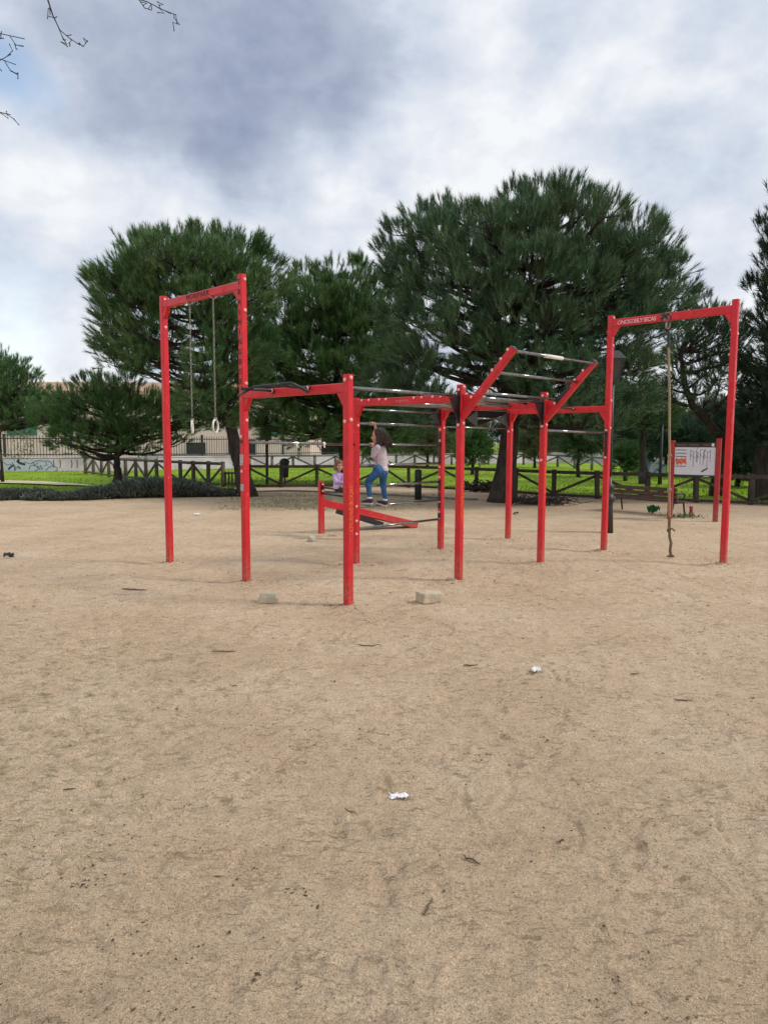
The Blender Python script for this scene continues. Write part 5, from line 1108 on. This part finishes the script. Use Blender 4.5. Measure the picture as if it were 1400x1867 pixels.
def paper(px, py, w_, d_, label, m=PAPER, hgt=.03, seed=0, rot=0., name='paper_scrap', cat='litter'):
    r = np.random.default_rng(seed); c = G(px, py); n = 12; vs = []; fs = []; keep = set()
    for j in range(n):
        for i in range(n):
            x = (i/(n-1)-.5)*w_; y = (j/(n-1)-.5)*d_; k = vnoise(np.array(i*.55+seed*3.), np.array(j*.55+seed)); e_ = vnoise(np.array(i*.9+seed), np.array(j*.9+seed*5.))
            vs.append((x*math.cos(rot)-y*math.sin(rot)+.02*w_*k, x*math.sin(rot)+y*math.cos(rot), .006+hgt*max(0, k+.35)))
    for j in range(n-1):
        for i in range(n-1):
            u, w2 = (i-5)/5.5, (j-5)/5.5
            if u*u+w2*w2+.9*float(vnoise(np.array(i*.8+seed*7.), np.array(j*.8+2.))) < .92 and not (abs(u) < .16 and w2 < -.15): fs.append((j*n+i, j*n+i+1, (j+1)*n+i+1, (j+1)*n+i))
    me = bpy.data.meshes.new(name); me.from_pydata(vs, [], fs); me.materials.append(m); me.update(); o = bpy.data.objects.new(name, me); COL.objects.link(o); o.location = (c[0], c[1], gz(c[0], c[1])+.004)
    s_ = o.modifiers.new('thickness', 'SOLIDIFY'); s_.thickness = .0012; tag(o, label, cat, 'scraps of litter on the sand'); return o
paper(727, 1449, .095, .06, 'crumpled white paper scrap, the nearest one, alone in the foreground sand', seed=2)
paper(976, 1229, .075, .06, 'white paper scrap lying to the right, beyond the foreground one', seed=5, rot=.4)
paper(360, 939, .16, .14, 'white paper scrap far back beside the leftmost red posts', seed=6, hgt=.05)
paper(1190, 936, .30, .20, 'green crumpled cloth lying under the park bench', GREENP, .26, 8, name='green_cloth', cat='cloth')
paper(17, 1018, .15, .10, 'dark crumpled rag lying at the left edge of the sand', IRON, .09, 9, name='dark_rag', cat='rag')
paper(940, 938, .13, .09, 'dark rag lying behind the right rear post', IRON, .09, 12, name='dark_rag', cat='rag')
paper(928, 930, .16, .12, 'faded flat paper scrap behind the right rear post', CONCT, .02, 13)
def stick(px, py, ln, rot, r, label, seed):
    g_ = np.random.default_rng(seed); c = G(px, py); z = gz(c[0], c[1])+r; d = np.array([math.cos(rot), math.sin(rot), 0]); n_ = np.array([-d[1], d[0], 0]); pts = [c*[1, 1, 0]+d*ln*(t-.5)+n_*g_.normal()*ln*.03+up*(z+abs(g_.normal())*.003) for t in np.linspace(0, 1, 6)]
    m_ = MB().tube(pts, [r*.7, r, r, r*.9, r*.8, r*.5], 7); p = pts[2]; m_.tube([p, p+(d*.6+n_*.8)*ln*.12], [r*.6, r*.4], 5)
    o = m_.build('twig', STICKM, None, True); place_top(o, pts[2]); tag(o, label, 'twig', 'loose twigs on the sand')
for a_ in [(246, 1078, .30, -.15, .008, 'twig left of the second tall red post', 1), (408, 1192, .18, .1, .005, 'twig in the middle distance sand below the chunky stone', 2), (674, 1179, .20, .05, .005, 'pale curved twig below the nearest red post', 3), (858, 1216, .11, .08, .006, 'short twig midway between concrete block and white paper', 4), (1245, 1279, .12, -.2, .004, 'twig in the right foreground sand', 5),
           (860, 1572, .085, -.8, .004, 'dark twig right of the crumpled foreground paper', 6), (781, 1655, .10, 1.2, .004, 'twig in the centre of the nearest sand', 7), (640, 1480, .07, -.7, .003, 'tiny twig left of the crumpled foreground paper', 8), (128, 1441, .06, .2, .003, 'tiny twig in the left foreground sand', 9), (395, 1600, .05, .0, .003, 'tiny straight twig in the lower left sand', 10), (1157, 1230, .07, .1, .004, 'small twig right of the small white paper', 11)]: stick(*a_)
# crumbs, dry leaf bits and pale pebbles
n = 1500; Yd = 1.6+RNG.random(n)**1.7*15; Xd = RNG.uniform(-.62, .62, n)*(Yd+1); V = []; Fc = []
def crumbs(n, size, m, name, label, ylo, yhi, pw, xb=0.):
    Yd = ylo+RNG.random(n)**pw*(yhi-ylo); Xd = RNG.uniform(-.62, .62, n)*(Yd+.8)
    if xb: Xd -= np.abs(RNG.normal(size=n))*xb
    k = fbm(Xd*2.2+9, Yd*2.2, 3) > -.05; Xd, Yd = Xd[k], Yd[k]; V = []; F_ = []
    if .004 < size < .006:
        ci = RNG.integers(0, len(Xd), 330); Xd = np.append(Xd, np.repeat(Xd[ci], 7)+RNG.normal(size=2310)*.020); Yd = np.append(Yd, np.repeat(Yd[ci], 7)+RNG.normal(size=2310)*.014)
        nl = 900; ly = 2+RNG.random(nl)*6; lx = -ly*.34-RNG.random(nl)**1.3*ly*.25; kl = fbm(lx*4, ly*4, 3) > 0; Xd = np.append(Xd, lx[kl]); Yd = np.append(Yd, ly[kl])
    for p_ in POSTXY: Xd = np.append(Xd, p_[0]+RNG.normal(size=60)*.16); Yd = np.append(Yd, p_[1]+RNG.normal(size=60)*.14)
    for i in range(len(Xd)):
        z = gz(Xd[i], Yd[i]); s = size*(.4+RNG.random()**2*1.6); o = len(V); a_ = RNG.random()*6.28; e1 = np.array([math.cos(a_), math.sin(a_), 0]); e2 = np.array([-math.sin(a_), math.cos(a_), 0])*(.35+.5*RNG.random())
        c = np.array([Xd[i], Yd[i], z+s*.1]); V += [c+e1*s, c+e2*s, c-e1*s, c-e2*s, c+up*s*.6, c-up*s*.4]; F_ += [(o, o+1, o+4), (o+1, o+2, o+4), (o+2, o+3, o+4), (o+3, o, o+4), (o+1, o, o+5), (o+2, o+1, o+5), (o+3, o+2, o+5), (o, o+3, o+5)]
    ob = np_mesh(name, np.array(V), np.array(F_), m); tag(ob, label, name.replace('_', ' '), kind='stuff')
crumbs(3000, .0045, mat('dry_crumbs', (.09, .06, .035), .9, (.16, .11, .06), 2, island=.4), 'dry_debris', 'dark crumbs of dry leaves and bark scattered over the sand', 1.7, 15, 1.5)
crumbs(500, .011, mat('sand_clod', (.50, .37, .26), .95, (.34, .25, .17), 20, island=.3), 'sand_clods', 'small clods of sand kicked up round the feet of the red posts', 5, 14, 1.2)
crumbs(9000, .0021, mat('pale_grit', (.62, .54, .42), .8, (.40, .33, .25), 20, island=.4), 'gravel', 'tiny pale gravel grains scattered over the foreground sand', 1.7, 7, 1.6)
n_ = 700; bx = RNG.uniform(-3.2, -.7, n_); by = RNG.uniform(1.8, 6, n_); kk = (fbm(bx*3, by*3, 3) > .12) & (bx < -.35*by+.1); blades(int(kk.sum()), np.stack([bx[kk], by[kk]], -1), .016, .004, 'sprouts', mat('dry_sprouts', (.22, .20, .07), .8, (.15, .16, .05), 3, island=.3), 'thin dry grass sprouts on the left of the sand', 'sprouts', 1.2, .008)
n_ = 5000; bx = RNG.uniform(-4.6, 1.8, n_); by = RNG.uniform(17.5, 23.2, n_); kk = fbm(bx*1.5, by*1.5, 3) > -.05; blades(int(kk.sum()), np.stack([bx[kk], by[kk]], -1), .035, .02, 'moss', mat('moss_blades', (.12, .15, .04), .8, (.20, .20, .08), 1, island=.3), 'thin green growth on the sand behind the small girl', 'ground cover', .8, .0)
# brush pile, roots, weeds
def pile(px, py, w_, h_, n, label, name, cat, m=TWIGM, seed=0, r=.012, dep=.5):
    g_ = np.random.default_rng(seed); c = G(px, py); mb = MB()
    for k in range(n):
        a_ = g_.uniform(-.5, .5) + (math.pi if g_.random() < .5 else 0); p = c+np.array([g_.normal()*w_*.28, g_.normal()*dep*.3, .02+abs(g_.normal())*h_*.35*(1-.0)]); L_ = g_.uniform(.2, .55)*w_*.6
        d = np.array([math.cos(a_), math.sin(a_)*.8, g_.normal()*.22]); q_ = p+d*L_; q_[2] = max(q_[2], .015); mm = (p+q_)/2+np.array([0, 0, g_.random()*h_*.6]); mb.tube([p, mm, q_], [r, r*.8, r*.4], 5)
    o = mb.build(name, m, None, True); place_top(o, c*[1, 1, 0]); tag(o, label, cat)
pile(985, 921, 1.5, .22, 150, 'heap of cut dry branches lying beside the big pine trunk', 'brush_pile', 'branches', seed=2)
pile(880, 897, 1.1, .30, 90, 'tangle of old brown roots at the foot of the fence left of the big pine', 'root_tangle', 'roots', BARK, 4, .03)
wb = G(1245, 944); mb = MB()
lf_ = np.stack([RNG.normal(size=300)*.28+wb[0], RNG.normal(size=300)*.12+wb[1]], -1)
o = lf_ = lf_[:110]; o = blades(110, lf_, .09, .03, 'weeds', mat('weed_green', (.09, .13, .05), .8, (.14, .17, .07), 3, island=.3), 'patch of green weeds at the right end of the bench', 'weeds', 1.)
ws_ = G(1215, 938); lf_ = np.stack([RNG.uniform(-1.6, .3, 200)+ws_[0], RNG.normal(size=200)*.06+ws_[1]+RNG.uniform(0, .1, 200)], -1); lf_[:, 1] += (ws_[0]-lf_[:, 0])*.9
fb = G(1259, 938); m_ = MB(); m_.tube([fb, fb+up*.06], .05, 10).tube([fb+up*.06, fb+up*.16], [.03, .045], 10).ell(fb+up*.17, (.05, .04, .03)); o = m_.build('plastic_toy', REDP, None, True); place_top(o, fb); tag(o, 'small broken red plastic toy standing by the bench end', 'toy')
